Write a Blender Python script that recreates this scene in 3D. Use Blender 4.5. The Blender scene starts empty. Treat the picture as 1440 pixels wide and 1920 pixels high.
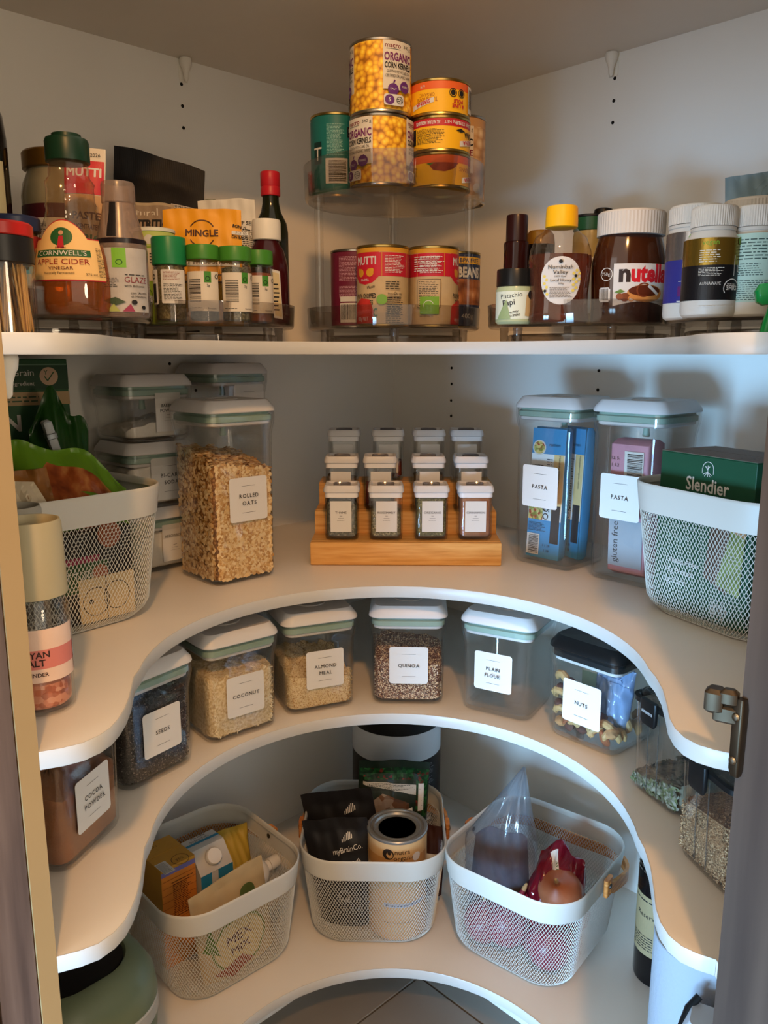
import bpy, bmesh, math, random
from mathutils import Vector, Matrix
random.seed(7)
SC = bpy.context.scene
COL = SC.collection
PI = math.pi
# ------------------------------------------------------------------ camera, world, lights, exposure
EYE = 1.07                       # camera height above the floor (m)
FPX, PITCH = 1515.0, math.atan(296/1515.0)
cam = bpy.data.cameras.new('camera'); cam.sensor_fit = 'HORIZONTAL'; cam.sensor_width = 36.0
cam.lens = 36.0*FPX/1440.0; cam.clip_start = 0.01
co = bpy.data.objects.new('camera', cam); COL.objects.link(co)
co.location = (0, 0, EYE); co.rotation_euler = (PI/2-PITCH, 0, 0)
SC.camera = co
W = bpy.data.worlds.new('kitchen_ambient'); SC.world = W; W.use_nodes = True
W.node_tree.nodes['Background'].inputs[0].default_value = (1.0, 0.84, 0.64, 1)
W.node_tree.nodes['Background'].inputs[1].default_value = 1.40
def lamp(name, kind, loc, target, energy, color, size=0.1, size_y=None):
    l = bpy.data.lights.new(name, kind); l.energy = energy; l.color = color
    if kind == 'AREA':
        l.size = size
        if size_y: l.shape = 'RECTANGLE'; l.size_y = size_y
        else: l.shape = 'DISK'
    else: l.shadow_soft_size = size
    o = bpy.data.objects.new(name, l); COL.objects.link(o); o.location = loc
    d = Vector(target)-Vector(loc); o.rotation_euler = d.to_track_quat('-Z', 'Y').to_euler()
    return o
lamp('ceiling_downlight', 'POINT', (0.12, -0.75, EYE+1.28), (0, 1, 1), 92, (1.0, 0.49, 0.16), 0.06)
lamp('kitchen_window', 'AREA', (-1.85, -1.25, EYE+0.55), (0.25, 1.20, EYE-0.3), 7.5, (0.93, 0.97, 1.0), 1.1, 1.5)
lamp('warm_bounce_fill', 'POINT', (1.55, -0.95, EYE+0.20), (0, 1, 1), 52, (1.0, 0.80, 0.56), 0.22)  # unseen warm fill added on the right to brighten the left walls
for k, (wx, wy) in enumerate(((-1.45, -0.72), (-1.12, -0.98))):     # the two panes of the glazed back door, low daylight
    l = lamp('back_door_pane', 'AREA', (wx, wy, EYE-0.78), (0.42, 1.25, EYE-0.66), 5.0, (0.30, 0.62, 1.0), 0.36, 0.55)
    l.data.spread = math.radians(42)
SC.view_settings.view_transform = 'Standard'; SC.view_settings.look = 'None'
SC.view_settings.gamma = 1; SC.view_settings.exposure = 0.0; SC.view_settings.use_curve_mapping = False
SC.cycles.transparent_max_bounces = 28; SC.cycles.max_bounces = 7; SC.cycles.diffuse_bounces = 5; SC.cycles.glossy_bounces = 3
SC.cycles.use_adaptive_sampling = True; SC.cycles.adaptive_threshold = 0.08; SC.cycles.adaptive_min_samples = 16
SC.cycles.caustics_reflective = False; SC.cycles.caustics_refractive = False
SC.cycles.sample_clamp_indirect = 4.0
SC.cycles.use_denoising = True

# ------------------------------------------------------------------ materials
def lin(h):
    h = h.lstrip('#'); o = []
    for i in (0, 2, 4):
        c = int(h[i:i+2], 16)/255
        o.append(c/12.92 if c <= 0.04045 else ((c+0.055)/1.055)**2.4)
    return (*o, 1)
MATS = {}
def mat(h, rough=0.5, metal=0.0, spec=0.28, var=0.0, vs=40.0, bump=0.0, bs=300.0, coat=0.0, stretch=None):
    """procedural principled material: colour with optional noise variation and fine relief"""
    key = (h, rough, metal, spec, var, vs, bump, bs, coat, stretch)
    if key in MATS: return MATS[key]
    m = bpy.data.materials.new('surface_'+h.lstrip('#')); m.use_nodes = True
    n = m.node_tree.nodes; L = m.node_tree.links; b = n['Principled BSDF']
    b.inputs['Base Color'].default_value = lin(h); b.inputs['Roughness'].default_value = rough
    b.inputs['Metallic'].default_value = metal; b.inputs['Specular IOR Level'].default_value = spec
    b.inputs['Coat Weight'].default_value = coat
    tc = None
    if var or bump:
        tc = n.new('ShaderNodeTexCoord'); src = tc.outputs['Object']
        if stretch:
            mp = n.new('ShaderNodeMapping'); mp.inputs['Scale'].default_value = stretch
            L.new(src, mp.inputs[0]); src = mp.outputs[0]
    if var:
        t = n.new('ShaderNodeTexNoise'); t.inputs['Scale'].default_value = vs; t.inputs['Detail'].default_value = 5
        L.new(src, t.inputs['Vector'])
        r = n.new('ShaderNodeMapRange'); r.inputs[1].default_value = 0.3; r.inputs[2].default_value = 0.7
        r.inputs[3].default_value = 1-var; r.inputs[4].default_value = 1+var; L.new(t.outputs[0], r.inputs[0])
        x = n.new('ShaderNodeVectorMath'); x.operation = 'SCALE'; x.inputs[0].default_value = lin(h)[:3]
        L.new(r.outputs[0], x.inputs['Scale']); L.new(x.outputs[0], b.inputs['Base Color'])
    if bump:
        t = n.new('ShaderNodeTexNoise'); t.inputs['Scale'].default_value = bs; t.inputs['Detail'].default_value = 4
        L.new(src, t.inputs['Vector'])
        p = n.new('ShaderNodeBump'); p.inputs['Strength'].default_value = bump; p.inputs['Distance'].default_value = 0.001
        L.new(t.outputs[0], p.inputs['Height']); L.new(p.outputs[0], b.inputs['Normal'])
    MATS[key] = m; return m
def clear(h, dens=0.0, dh='#ffffff', rough=0.03, gl=0.9):
    """thin clear plastic or glass, or a tinted liquid: transparent, some body colour, fresnel gloss"""
    key = ('clear', h, dens, dh, rough, gl)
    if key in MATS: return MATS[key]
    m = bpy.data.materials.new('clear_'+h.lstrip('#')); m.use_nodes = True
    n = m.node_tree.nodes; L = m.node_tree.links; n.remove(n['Principled BSDF']); out = n['Material Output']
    t = n.new('ShaderNodeBsdfTransparent'); t.inputs[0].default_value = lin(h)
    d = n.new('ShaderNodeBsdfDiffuse'); d.inputs[0].default_value = lin(dh)
    g = n.new('ShaderNodeBsdfGlossy'); g.inputs['Roughness'].default_value = rough
    a = n.new('ShaderNodeMixShader'); a.inputs[0].default_value = dens
    L.new(t.outputs[0], a.inputs[1]); L.new(d.outputs[0], a.inputs[2])
    lw = n.new('ShaderNodeLayerWeight'); lw.inputs['Blend'].default_value = 0.5
    p = n.new('ShaderNodeMath'); p.operation = 'POWER'; p.inputs[1].default_value = 3.6; L.new(lw.outputs['Facing'], p.inputs[0])
    q = n.new('ShaderNodeMath'); q.operation = 'MULTIPLY_ADD'; q.inputs[1].default_value = gl*0.75; q.inputs[2].default_value = 0.045*gl
    L.new(p.outputs[0], q.inputs[0])
    b = n.new('ShaderNodeMixShader'); L.new(q.outputs[0], b.inputs[0]); L.new(a.outputs[0], b.inputs[1]); L.new(g.outputs[0], b.inputs[2])
    L.new(b.outputs[0], out.inputs['Surface'])
    MATS[key] = m; return m
def ramp_mat(name, tex, scale, stops, rough=0.5, bump=0.0, stretch=None, detail=2.0, feature=None, out='Distance', metal=0.0, dist=0.0):
    """procedural pattern: a texture through a colour ramp"""
    if name in MATS: return MATS[name]
    m = bpy.data.materials.new(name); m.use_nodes = True
    n = m.node_tree.nodes; L = m.node_tree.links; b = n['Principled BSDF']; b.inputs['Roughness'].default_value = rough
    b.inputs['Metallic'].default_value = metal; b.inputs['Specular IOR Level'].default_value = 0.25
    tc = n.new('ShaderNodeTexCoord'); mp = n.new('ShaderNodeMapping'); L.new(tc.outputs['Object'], mp.inputs[0])
    if stretch: mp.inputs['Scale'].default_value = stretch
    if tex == 'VORONOI':
        t = n.new('ShaderNodeTexVoronoi'); t.inputs['Scale'].default_value = scale
        if feature: t.feature = feature
        o = t.outputs[out]
    elif tex == 'WAVE':
        t = n.new('ShaderNodeTexWave'); t.inputs['Scale'].default_value = scale; t.inputs['Distortion'].default_value = dist
        t.inputs['Detail'].default_value = detail; o = t.outputs['Fac']
    else:
        t = n.new('ShaderNodeTexNoise'); t.inputs['Scale'].default_value = scale; t.inputs['Detail'].default_value = detail; o = t.outputs[0]
        t.inputs['Distortion'].default_value = dist
    L.new(mp.outputs[0], t.inputs['Vector'])
    r = n.new('ShaderNodeValToRGB'); e = r.color_ramp.elements
    while len(e) < len(stops): e.new(0.5)
    for i, (p, h) in enumerate(stops): e[i].position = p; e[i].color = lin(h)
    L.new(o, r.inputs[0]); L.new(r.outputs[0], b.inputs['Base Color'])
    if bump:
        p = n.new('ShaderNodeBump'); p.inputs['Strength'].default_value = bump; p.inputs['Distance'].default_value = 0.002
        L.new(o, p.inputs['Height']); L.new(p.outputs[0], b.inputs['Normal'])
    MATS[name] = m; return m

# ------------------------------------------------------------------ geometry collector
def unit(v):
    v = Vector(v); return v.normalized() if v.length > 1e-9 else Vector((0, 0, 1))
class G:
    def __init__(s): s.v = []; s.f = []; s.m = []; s.mats = []
    def mi(s, m):
        if m not in s.mats: s.mats.append(m)
        return s.mats.index(m)
    def add(s, verts, faces, m):
        o = len(s.v); i = s.mi(m); s.v += [tuple(p) for p in verts]
        for f in faces: s.f.append(tuple(o+k for k in f)); s.m.append(i)
        return s
    def loft(s, rings, m, cap0=False, cap1=False, ms=None):
        n = len(rings[0]); vs = [p for r in rings for p in r]
        for i in range(len(rings)-1):
            pass
        o = len(s.v); s.v += [tuple(p) for p in vs]
        for i in range(len(rings)-1):
            k = s.mi(ms[i] if ms else m)
            for j in range(n):
                a, b = i*n+j, i*n+(j+1) % n
                s.f.append((o+a, o+b, o+b+n, o+a+n)); s.m.append(k)
        if cap0: s.f.append(tuple(o+j for j in reversed(range(n)))); s.m.append(s.mi(ms[0] if ms else m))
        if cap1: s.f.append(tuple(o+(len(rings)-1)*n+j for j in range(n))); s.m.append(s.mi(ms[-1] if ms else m))
        return s
    def lathe(s, prof, m, n=40, cap0=True, cap1=True, ms=None, sx=1.0, sy=1.0, c=(0, 0)):
        rings = [[(c[0]+max(r, 1e-5)*sx*math.cos(2*PI*j/n), c[1]+max(r, 1e-5)*sy*math.sin(2*PI*j/n), z) for j in range(n)] for r, z in prof]
        return s.loft(rings, m, cap0 and prof[0][0] > 1e-4, cap1 and prof[-1][0] > 1e-4, ms)
    def rsq(s, secs, m, k=6, cap0=True, cap1=True, ms=None):
        """stack of rounded rectangles: (half width, half depth, corner radius, z[, ox, oy])"""
        return s.loft([rring(*q, k=k) for q in secs], m, cap0, cap1, ms)
    def box(s, x0, x1, y0, y1, z0, z1, m, bev=0.0):
        if bev:
            hx, hy = (x1-x0)/2, (y1-y0)/2; cx, cy = (x0+x1)/2, (y0+y1)/2
            return s.rsq([(hx-bev, hy-bev, bev*.6, z0, cx, cy), (hx, hy, bev, z0+bev, cx, cy), (hx, hy, bev, z1-bev, cx, cy), (hx-bev, hy-bev, bev*.6, z1, cx, cy)], m, k=2)
        v = [(x, y, z) for z in (z0, z1) for y in (y0, y1) for x in (x0, x1)]
        return s.add(v, [(0, 2, 3, 1), (4, 5, 7, 6), (0, 1, 5, 4), (2, 6, 7, 3), (0, 4, 6, 2), (1, 3, 7, 5)], m)
    def tube(s, path, r, m, n=8, cap=True, rr=None, flat=1.0):
        path = [Vector(p) for p in path]; rings = []; up = Vector((0, 0, 1))
        for i, p in enumerate(path):
            t = unit(path[min(i+1, len(path)-1)]-path[max(i-1, 0)])
            if i == 0:
                a = up if abs(t.z) < 0.9 else Vector((1, 0, 0)); nn = unit(t.cross(a))
            else: nn = unit(nn-t*nn.dot(t))
            bb = t.cross(nn); q = rr[i] if rr else r
            rings.append([p+nn*q*math.cos(2*PI*j/n)+bb*q*flat*math.sin(2*PI*j/n) for j in range(n)])
        return s.loft(rings, m, cap, cap)
    def prism(s, pts, z0, z1, m, ms=None):
        n = len(pts); v = [(x, y, z0) for x, y in pts]+[(x, y, z1) for x, y in pts]
        s.add(v, [tuple(reversed(range(n))), tuple(range(n, 2*n))], m)
        return s.add(v, [(j, (j+1) % n, n+(j+1) % n, n+j) for j in range(n)], ms or m)
    def xform(s, M):
        s.v = [tuple(M @ Vector(p)) for p in s.v]; return s
    def mesh(s, name, ang=35, smooth=True):
        me = bpy.data.meshes.new(name); me.from_pydata(s.v, [], s.f)
        for m in s.mats: me.materials.append(m)
        me.polygons.foreach_set('material_index', s.m)
        if smooth:
            me.polygons.foreach_set('use_smooth', [True]*len(s.f)); me.set_sharp_from_angle(angle=math.radians(ang))
        me.update(); return me
    def build(s, name, parent=None, loc=None, rot=None, ang=35, smooth=True, kind=None, label=None):
        o = bpy.data.objects.new(name, s.mesh(name, ang, smooth)); COL.objects.link(o)
        if parent: o.parent = parent
        if loc: o.location = loc
        if rot: o.rotation_euler = rot
        if kind: o['kind'] = kind
        if label: o['label'] = label
        return o
def rring(hx, hy, r, z, ox=0, oy=0, k=6):
    r = min(r, hx-1e-5, hy-1e-5); pts = []
    for cx, cy, a0 in ((hx-r, -hy+r, -90), (hx-r, hy-r, 0), (-hx+r, hy-r, 90), (-hx+r, -hy+r, 180)):
        for i in range(k+1):
            a = math.radians(a0+90*i/k); pts.append((ox+cx+r*math.cos(a), oy+cy+r*math.sin(a), z))
    return pts
def thing(name, label, cat, loc=(0, 0, 0), rz=0.0, group=None, rot=None):
    o = bpy.data.objects.new(name, None); o.empty_display_size = 0.02; COL.objects.link(o)
    o.location = loc; o.rotation_euler = rot if rot else (0, 0, math.radians(rz))
    o['label'] = label; o['category'] = cat
    if group: o['group'] = group
    return o
def tag(o, label, cat, group=None, kind=None):
    o['label'] = label; o['category'] = cat
    if group: o['group'] = group
    if kind: o['kind'] = kind
    return o
def struct(o): o['kind'] = 'structure'; return o

# ------------------------------------------------------------------ flat print: shapes and lettering mapped onto a surface
TXT = {}
def text_mesh(s, bold):
    key = (s, bold)
    if key not in TXT:
        cu = bpy.data.curves.new('t', 'FONT'); cu.body = s; cu.size = 1.0; cu.resolution_u = 2; cu.fill_mode = 'FRONT'
        fake = bold > 0 and any(c in s for c in 'MWmw')      # thickening folds these letters over: overlay shifted copies instead
        cu.offset = 0.0 if fake else bold
        ob = bpy.data.objects.new('t', cu); me = ob.to_mesh()
        v = [(p.co.x, p.co.y) for p in me.vertices]; f = [tuple(p.vertices) for p in me.polygons]
        if fake:
            v0, f0 = v, f; v = []; f = []
            for k, (dx, dy) in enumerate(((-.8, 0), (.8, 0), (0, .5), (0, -.5))):
                v += [(a+dx*bold, b+dy*bold) for a, b in v0]; f += [tuple(i+k*len(v0) for i in q) for q in f0]
        ob.to_mesh_clear(); bpy.data.objects.remove(ob); bpy.data.curves.remove(cu)
        if v:
            x0 = min(a for a, b in v); x1 = max(a for a, b in v)
            v = [(a-x0, b) for a, b in v]; wd = x1-x0
        else: wd = 0
        TXT[key] = (v, f, wd)
    return TXT[key]
INK = mat('#1c1a1a', 0.6)
class Lab:
    """a flat printed label drawn in metres"""
    def __init__(s, step=0.005): s.it = []; s.step = step; s.n = 0
    def rect(s, x0, y0, x1, y1, m, r=0.0, ly=None):
        ly = s.n if ly is None else ly; s.n += 1
        if r > 0:
            pts = [(p[0], p[1]) for p in rring((x1-x0)/2, (y1-y0)/2, r, 0, (x0+x1)/2, (y0+y1)/2, k=4)]
            return s.poly(pts, m, ly)
        nx = max(1, int(abs(x1-x0)/s.step)); ny = max(1, int(abs(y1-y0)/(s.step*2)))
        v = [(x0+(x1-x0)*i/nx, y0+(y1-y0)*j/ny) for j in range(ny+1) for i in range(nx+1)]
        f = [(j*(nx+1)+i, j*(nx+1)+i+1, (j+1)*(nx+1)+i+1, (j+1)*(nx+1)+i) for j in range(ny) for i in range(nx)]
        s.it.append((v, f, m, ly)); return s
    def poly(s, pts, m, ly=None):
        ly = s.n if ly is None else ly; s.n += 1
        s.it.append((list(pts), [tuple(range(len(pts)))], m, ly)); return s
    def fan(s, pts, m):
        cx = sum(p[0] for p in pts)/len(pts); cy = sum(p[1] for p in pts)/len(pts); n = len(pts)
        s.it.append(([(cx, cy)]+list(pts), [(0, i+1, (i+1) % n+1) for i in range(n)], m, s.n)); s.n += 1; return s
    def disc(s, x, y, r, m, ry=None, n=20): return s.fan([(x+r*math.cos(2*PI*i/n), y+(ry or r)*math.sin(2*PI*i/n)) for i in range(n)], m)
    def ring(s, x, y, r, w, m, a0=0, a1=360, n=28):
        v = []; full = (a1-a0) >= 360
        for i in range(n+1):
            a = math.radians(a0+(a1-a0)*i/n)
            v += [(x+r*math.cos(a), y+r*math.sin(a)), (x+(r-w)*math.cos(a), y+(r-w)*math.sin(a))]
        s.it.append((v, [(2*i, 2*i+2, 2*i+3, 2*i+1) for i in range(n)], m, s.n)); s.n += 1; return s
    def line(s, x0, y0, x1, y1, w, m):
        d = math.hypot(x1-x0, y1-y0); nx, ny = -(y1-y0)/d*w/2, (x1-x0)/d*w/2
        return s.poly([(x0-nx, y0-ny), (x1-nx, y1-ny), (x1+nx, y1+ny), (x0+nx, y0+ny)], m)
    def text(s, t, x, y, h, m=None, al='c', bold=0.0, w=None, rot=0.0, sx=1.0):
        """cap height h; baseline at y"""
        v, f, wd = text_mesh(t, bold); k = h/0.70; kx = k*sx
        if w and wd*kx > w: kx = w/wd
        ox = {'c': -wd*kx/2, 'l': 0, 'r': -wd*kx}[al]; c, q = math.cos(math.radians(rot)), math.sin(math.radians(rot))
        pts = [(a*kx+ox, b*k) for a, b in v]
        s.it.append(([(x+a*c-b*q, y+a*q+b*c) for a, b in pts], f, m or INK, s.n)); s.n += 1; return s
    def greek(s, x0, y0, x1, y1, n, m=None, hw=0.36, rot=0):
        """rows of unreadably small print"""
        n = n if n < 3 else int(n*1.5); m = m or INK; dy = (y1-y0)/n; v = []; f = []; rnd = random.Random(int(abs(x0*9e4+y0*7e4+n)))
        for i in range(n):
            y = y0+dy*(i+0.5); x = x0; end = x1-(x1-x0)*rnd.uniform(0, 0.3)
            while x < end:
                w = min(rnd.uniform(0.7, 2.6)*abs(dy), end-x); o = len(v); h = abs(dy)*hw/2
                v += [(x, y-h), (x+w, y-h), (x+w, y+h), (x, y+h)]; f.append((o, o+1, o+2, o+3)); x += w+abs(dy)*0.45
        s.it.append((v, f, m, s.n)); s.n += 1; return s
    def bars(s, x0, y0, x1, y1, horiz=False, m=None, seed=3, pad=True):
        rnd = random.Random(seed)
        if pad: s.rect(x0, y0, x1, y1, PAPER)
        px, py = (x1-x0)*0.06, (y1-y0)*0.06; v = []; f = []
        a, b = (y0+py, y1-py) if horiz else (x0+px, x1-px); p = a; q = (b-a)/52
        while p < b-q:
            w = q*rnd.choice((1, 1, 1.6, 2.4)); o = len(v)
            if horiz: v += [(x0+px*2.5, p), (x1-px, p), (x1-px, p+w), (x0+px*2.5, p+w)]
            else: v += [(p, y0+py*2.5), (p+w, y0+py*2.5), (p+w, y1-py), (p, y1-py)]
            f.append((o, o+1, o+2, o+3)); p += w+q*rnd.choice((0.9, 1.1, 1.8))
        s.it.append((v, f, m or INK, s.n)); s.n += 1; return s
    def emit(s, g, fn, base=0.0002, dl=0.00012):
        for v, f, m, ly in s.it:
            if s.step < 0.5 and v:
                mx = max(math.dist(v[a[i]], v[a[i-1]]) for a in f for i in range(len(a)))
                if mx > s.step*1.6:              # cut large flat shapes finely enough to follow a curved surface
                    bm = bmesh.new(); vv = [bm.verts.new((x, y, 0)) for x, y in v]
                    for q in f:
                        try: bm.faces.new([vv[k] for k in q])
                        except ValueError: pass
                    bmesh.ops.triangulate(bm, faces=bm.faces[:])
                    for _ in range(5):
                        e = [e for e in bm.edges if e.calc_length() > s.step*1.6]
                        if not e: break
                        bmesh.ops.subdivide_edges(bm, edges=e, cuts=1); bmesh.ops.triangulate(bm, faces=[q for q in bm.faces if len(q.verts) > 3])
                    bm.verts.index_update(); v = [(p.co.x, p.co.y) for p in bm.verts]; f = [tuple(p.index for p in q.verts) for q in bm.faces]; bm.free()
            g.add([fn(x, y, base+dl*ly) for x, y in v], f, m)
        return g
    def build(s, name, parent, fn, label=None, base=0.0002, kind=None):
        g = G(); s.emit(g, fn, base); return g.build(name, parent, smooth=False, label=label, kind=kind)
def flat(y, x=0.0, z=0.0):            # facing -Y
    return lambda a, b, o: (x+a, y-o, z+b)
def flat_side(x, sgn=1):              # facing +X or -X
    return lambda a, b, o: (x+sgn*o, sgn*a, b)
def flat_top(z): return lambda a, b, o: (a, b, z+o)
def cyl(r, z=0.0, a0=0.0, sy=1.0):    # wraps a lathe body, x = arc length from the front
    return lambda a, b, o: ((r+o)*math.sin(a/r+a0), -(r+o)*sy*math.cos(a/r+a0), z+b)
def lathe_map(prof, rref, a0=0.0, sx=1.0, sy=1.0):
    def rad(z):
        for (r0, z0), (r1, z1) in zip(prof, prof[1:]):
            if z0 <= z <= z1 and z1 > z0: return r0+(r1-r0)*(z-z0)/(z1-z0)
        return rref
    return lambda a, b, o: ((rad(b)+o)*sx*math.sin(a/rref+a0), -(rad(b)+o)*sy*math.cos(a/rref+a0), b)
PAPER = mat('#cdc9c2', 0.6)

# ------------------------------------------------------------------ where things stand
ZC = EYE+0.466                        # underside of the top board
Z1 = EYE+0.016                        # tops of the four shelves
Z2, Z3, Z4 = EYE-0.327, EYE-0.5225, EYE-0.955
TH = 0.016
CP, SP = math.cos(PITCH), math.sin(PITCH)
CORNER = Vector((0.0195, 1.75)); LD = Vector((-0.7193, -0.6947)); RD = Vector((0.6947, -0.7193))
def eye_x(x0, x1, y_top, Y, zb):
    """centre x, width and height of an upright thing at depth Y that stands at zb"""
    v = (960-y_top)/FPX; zt = Y*(-SP+CP*v)/(CP+SP*v)+EYE
    d = CP*Y-SP*((zt+zb)/2-EYE)
    return ((x0+x1)/2-720)/FPX*d, (x1-x0)/FPX*d, zt-zb
# ------------------------------------------------------------------ the cupboard itself
MELA = mat('#ebe8e1', 0.42, var=0.015, vs=6, bump=0.03, bs=900)
EDGE = mat('#bdbab4', 0.35)
SHELF = mat('#ddd5ca', 0.33, var=0.02, vs=9, bump=0.02, bs=1200)
CREAM = mat('#9c8158', 0.45, var=0.03, vs=12)
WOOD = ramp_mat('taupe_wood_laminate', 'NOISE', 8, [(0.3, '#4f423d'), (0.55, '#65554d'), (0.75, '#75645a')], 0.45, 0.05, stretch=(9, 9, 0.5), detail=6)
DOORM = ramp_mat('taupe_door_laminate', 'NOISE', 6, [(0.3, '#3f3733'), (0.6, '#50463f'), (0.8, '#5b5049')], 0.34, 0.03, stretch=(7, 7, 0.4), detail=5)
SL = 1.003
WLE = CORNER+LD*SL; WRE = CORNER+RD*SL                      # where the walls meet the side panels
PLF = Vector((-0.289, 0.625)); PRF = Vector((0.292, 0.6165))  # front ends of the side panels
def slab(name, a, b, n, t, z0, z1, m, parent=None):          # vertical board from a to b, thickness t along n
    n = Vector(n); p = [a, b, b+n*t, a+n*t]; g = G()
    if (b-a).cross(n) if False else ((b-a).x*n.y-(b-a).y*n.x) < 0: p.reverse()
    g.prism([(q.x, q.y) for q in p], z0, z1, m); return g.build(name, parent, smooth=False)
nL, nR = Vector((0.6947, -0.7193)), Vector((-0.7193, -0.6947))
wl = struct(slab('wall_left', CORNER+nR*(-0.03), WLE+LD*0.02, -nL, 0.016, 0, ZC+0.3, MELA))
wr = struct(slab('wall_right', CORNER+nL*(-0.03), WRE+RD*0.02, -nR, 0.016, 0, ZC+0.3, MELA))
ps = struct(slab('wall_side_left', WLE, PLF, LD, 0.0165, 0, ZC+0.3, CREAM))
struct(slab('trim_1', WLE+LD*0.0175+nL*0.3, PLF+LD*0.0175+nL*-0.002, LD, 0.031, 0, ZC+0.3, WOOD))
struct(slab('trim_2', WLE+LD*0.0525+nL*0.3, PLF+LD*0.0525+nL*-0.001, LD, 0.003, 0, ZC+0.3, mat('#b9aaa6', 0.3, 0.6)))
struct(slab('trim_3', WLE+LD*0.0555+nL*0.3, PLF+LD*0.0555+nL*0.0, LD, 0.25, 0, ZC+0.3, WOOD))
struct(slab('wall_side_right', WRE, PRF, RD, 0.0165, 0, ZC+0.3, CREAM))
# floor of square tiles laid along the walls, joints recessed
gr = G(); gr.box(-2.2, 2.2, -1.6, 2.4, -0.02, -0.004, mat('#4f4a44', 0.9)); fl = struct(gr.build('floor'))
TILE = mat('#77726b', 0.5, var=0.05, vs=7, bump=0.05, bs=250); tm = None; T0 = Vector((0.051, 1.223))
for i in range(-3, 3):
    for j in range(-2, 4):
        g = G(); g.rsq([(0.2985, 0.2985, 0.003, -0.012), (0.2985, 0.2985, 0.003, -0.001), (0.2975, 0.2975, 0.002, 0)], TILE, k=1, cap0=False)
        if tm is None: tm = g.mesh('tile')
        c = T0+LD*(0.6*i+0.285)+nL*(0.6*j-0.3)
        if abs(c.x) > 1.7 or c.y < -1.1 or c.y > 2.0: continue
        o = bpy.data.objects.new('tile', tm); COL.objects.link(o); o.parent = fl
        o.location = (c.x, c.y, 0); o.rotation_euler = (0, 0, math.atan2(LD.y, LD.x))
# front edge of a shelf: a round cut-out between two rounded lobes
NECK_L = [(-0.289, 0.625), (-0.272, 0.632), (-0.258, 0.641), (-0.2485, 0.655), (-0.2437, 0.670), (-0.2425, 0.688), (-0.2436, 0.710), (-0.2472, 0.735), (-0.2530, 0.762), (-0.2580, 0.785)]
NECK_R = [(0.2805, 0.785), (0.2765, 0.752), (0.2680, 0.715), (0.2610, 0.688), (0.2590, 0.668), (0.2610, 0.651), (0.2675, 0.638), (0.2780, 0.629), (0.292, 0.6215)]
FRONT = NECK_L+[(0.011+0.272*math.cos(math.radians(a)), 0.845+0.272*math.sin(math.radians(a))) for a in range(188, -9, -4)]+NECK_R
def shelf(z, label, structure=None, edge=True):
    t = thing('shelf', label, 'shelf', (0, 0, z-TH), 0, 'curved pantry shelves') if not structure else None
    pts = FRONT+[(PRF.x, PRF.y), (WRE.x, WRE.y), (CORNER.x, CORNER.y), (WLE.x, WLE.y)]
    g = G(); g.prism(pts, 0, TH, SHELF); b = g.build('board' if t else structure, t, smooth=False)
    if structure: b.location = (0, 0, z-TH); struct(b)
    if edge:
        g = G(); r0 = []; n = len(FRONT); bev = 0.0008; o = 0.0007
        for i, (x, y) in enumerate(FRONT):
            p, q = FRONT[max(i-1, 0)], FRONT[min(i+1, n-1)]; d = unit((q[0]-p[0], q[1]-p[1], 0)); w = (d.y, -d.x)
            r0.append([(x+w[0]*o*0-w[0]*0.002, y-w[1]*0.002, -0.0002), (x+w[0]*o*.3, y+w[1]*o*.3, -0.0002), (x+w[0]*o, y+w[1]*o, bev), (x+w[0]*o, y+w[1]*o, TH-bev), (x+w[0]*o*.3, y+w[1]*o*.3, TH+0.0003), (x-w[0]*0.0006, y-w[1]*0.0006, TH+0.0003)])
        v = [p for r in r0 for p in r]; k = 6
        g.add(v, [(i*k+j, (i+1)*k+j, (i+1)*k+j+1, i*k+j+1) for i in range(n-1) for j in range(k-1)], EDGE)
        g.build('edge_band', t if t else b, ang=60)
    return t
shelf(Z1, 'top white curved shelf carrying the bottles and clear turntables')
shelf(Z2, 'second white curved shelf from the top, under the spice rack')
shelf(Z3, 'third white curved shelf, carrying the short row of clear canisters')
shelf(Z4, 'lowest white curved shelf just above the tiled floor')
shelf(ZC+TH, '', structure='ceiling')
kL = struct(slab('baseboard_left', Vector((-0.173, 1.16))+LD*0.55, Vector((-0.173, 1.16))-LD*0.27, -nL, 0.016, 0, Z4-TH-0.001, MELA))
kR = struct(slab('baseboard_right', Vector((0.203, 1.152))+RD*0.55, Vector((0.203, 1.152))-RD*0.27, -nR, 0.016, 0, Z4-TH-0.001, MELA))
# shelf-pin holes and white shelf pins on the walls
def wall_pt(px, py, n):
    u, v = (px-720)/FPX, (960-py)/FPX; d = Vector((u, CP+SP*v)); t = CORNER.dot(n)/d.dot(n)
    return Vector((d.x*t, d.y*t, EYE+t*(-SP+CP*v)))
HOLE = mat('#17140f', 0.9); hg = G(); hg.lathe([(0.0027, 0.0002), (0.0027, 0.0006), (0.0001, 0.0001)], HOLE, 14); hm = hg.mesh('pin_hole')
def hole(px, py, w, n):
    o = bpy.data.objects.new('pin_hole', hm); COL.objects.link(o); o.parent = w; o.location = wall_pt(px, py, n)
    o.rotation_euler = Vector((n.x, n.y, 0)).to_track_quat('Z', 'Y').to_euler()
for px, py in ((340, 158), (342, 199), (344, 240), (318, 682), (367, 732)): hole(px, py, wl, nL)
for px, py in ((1153, 147), (1151, 189), (1149, 230), (847, 690), (847, 720), (846, 751), (846, 780), (1123, 695), (1121, 731)): hole(px, py, wr, nR)
PINW = mat('#e8e4da', 0.4)
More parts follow.
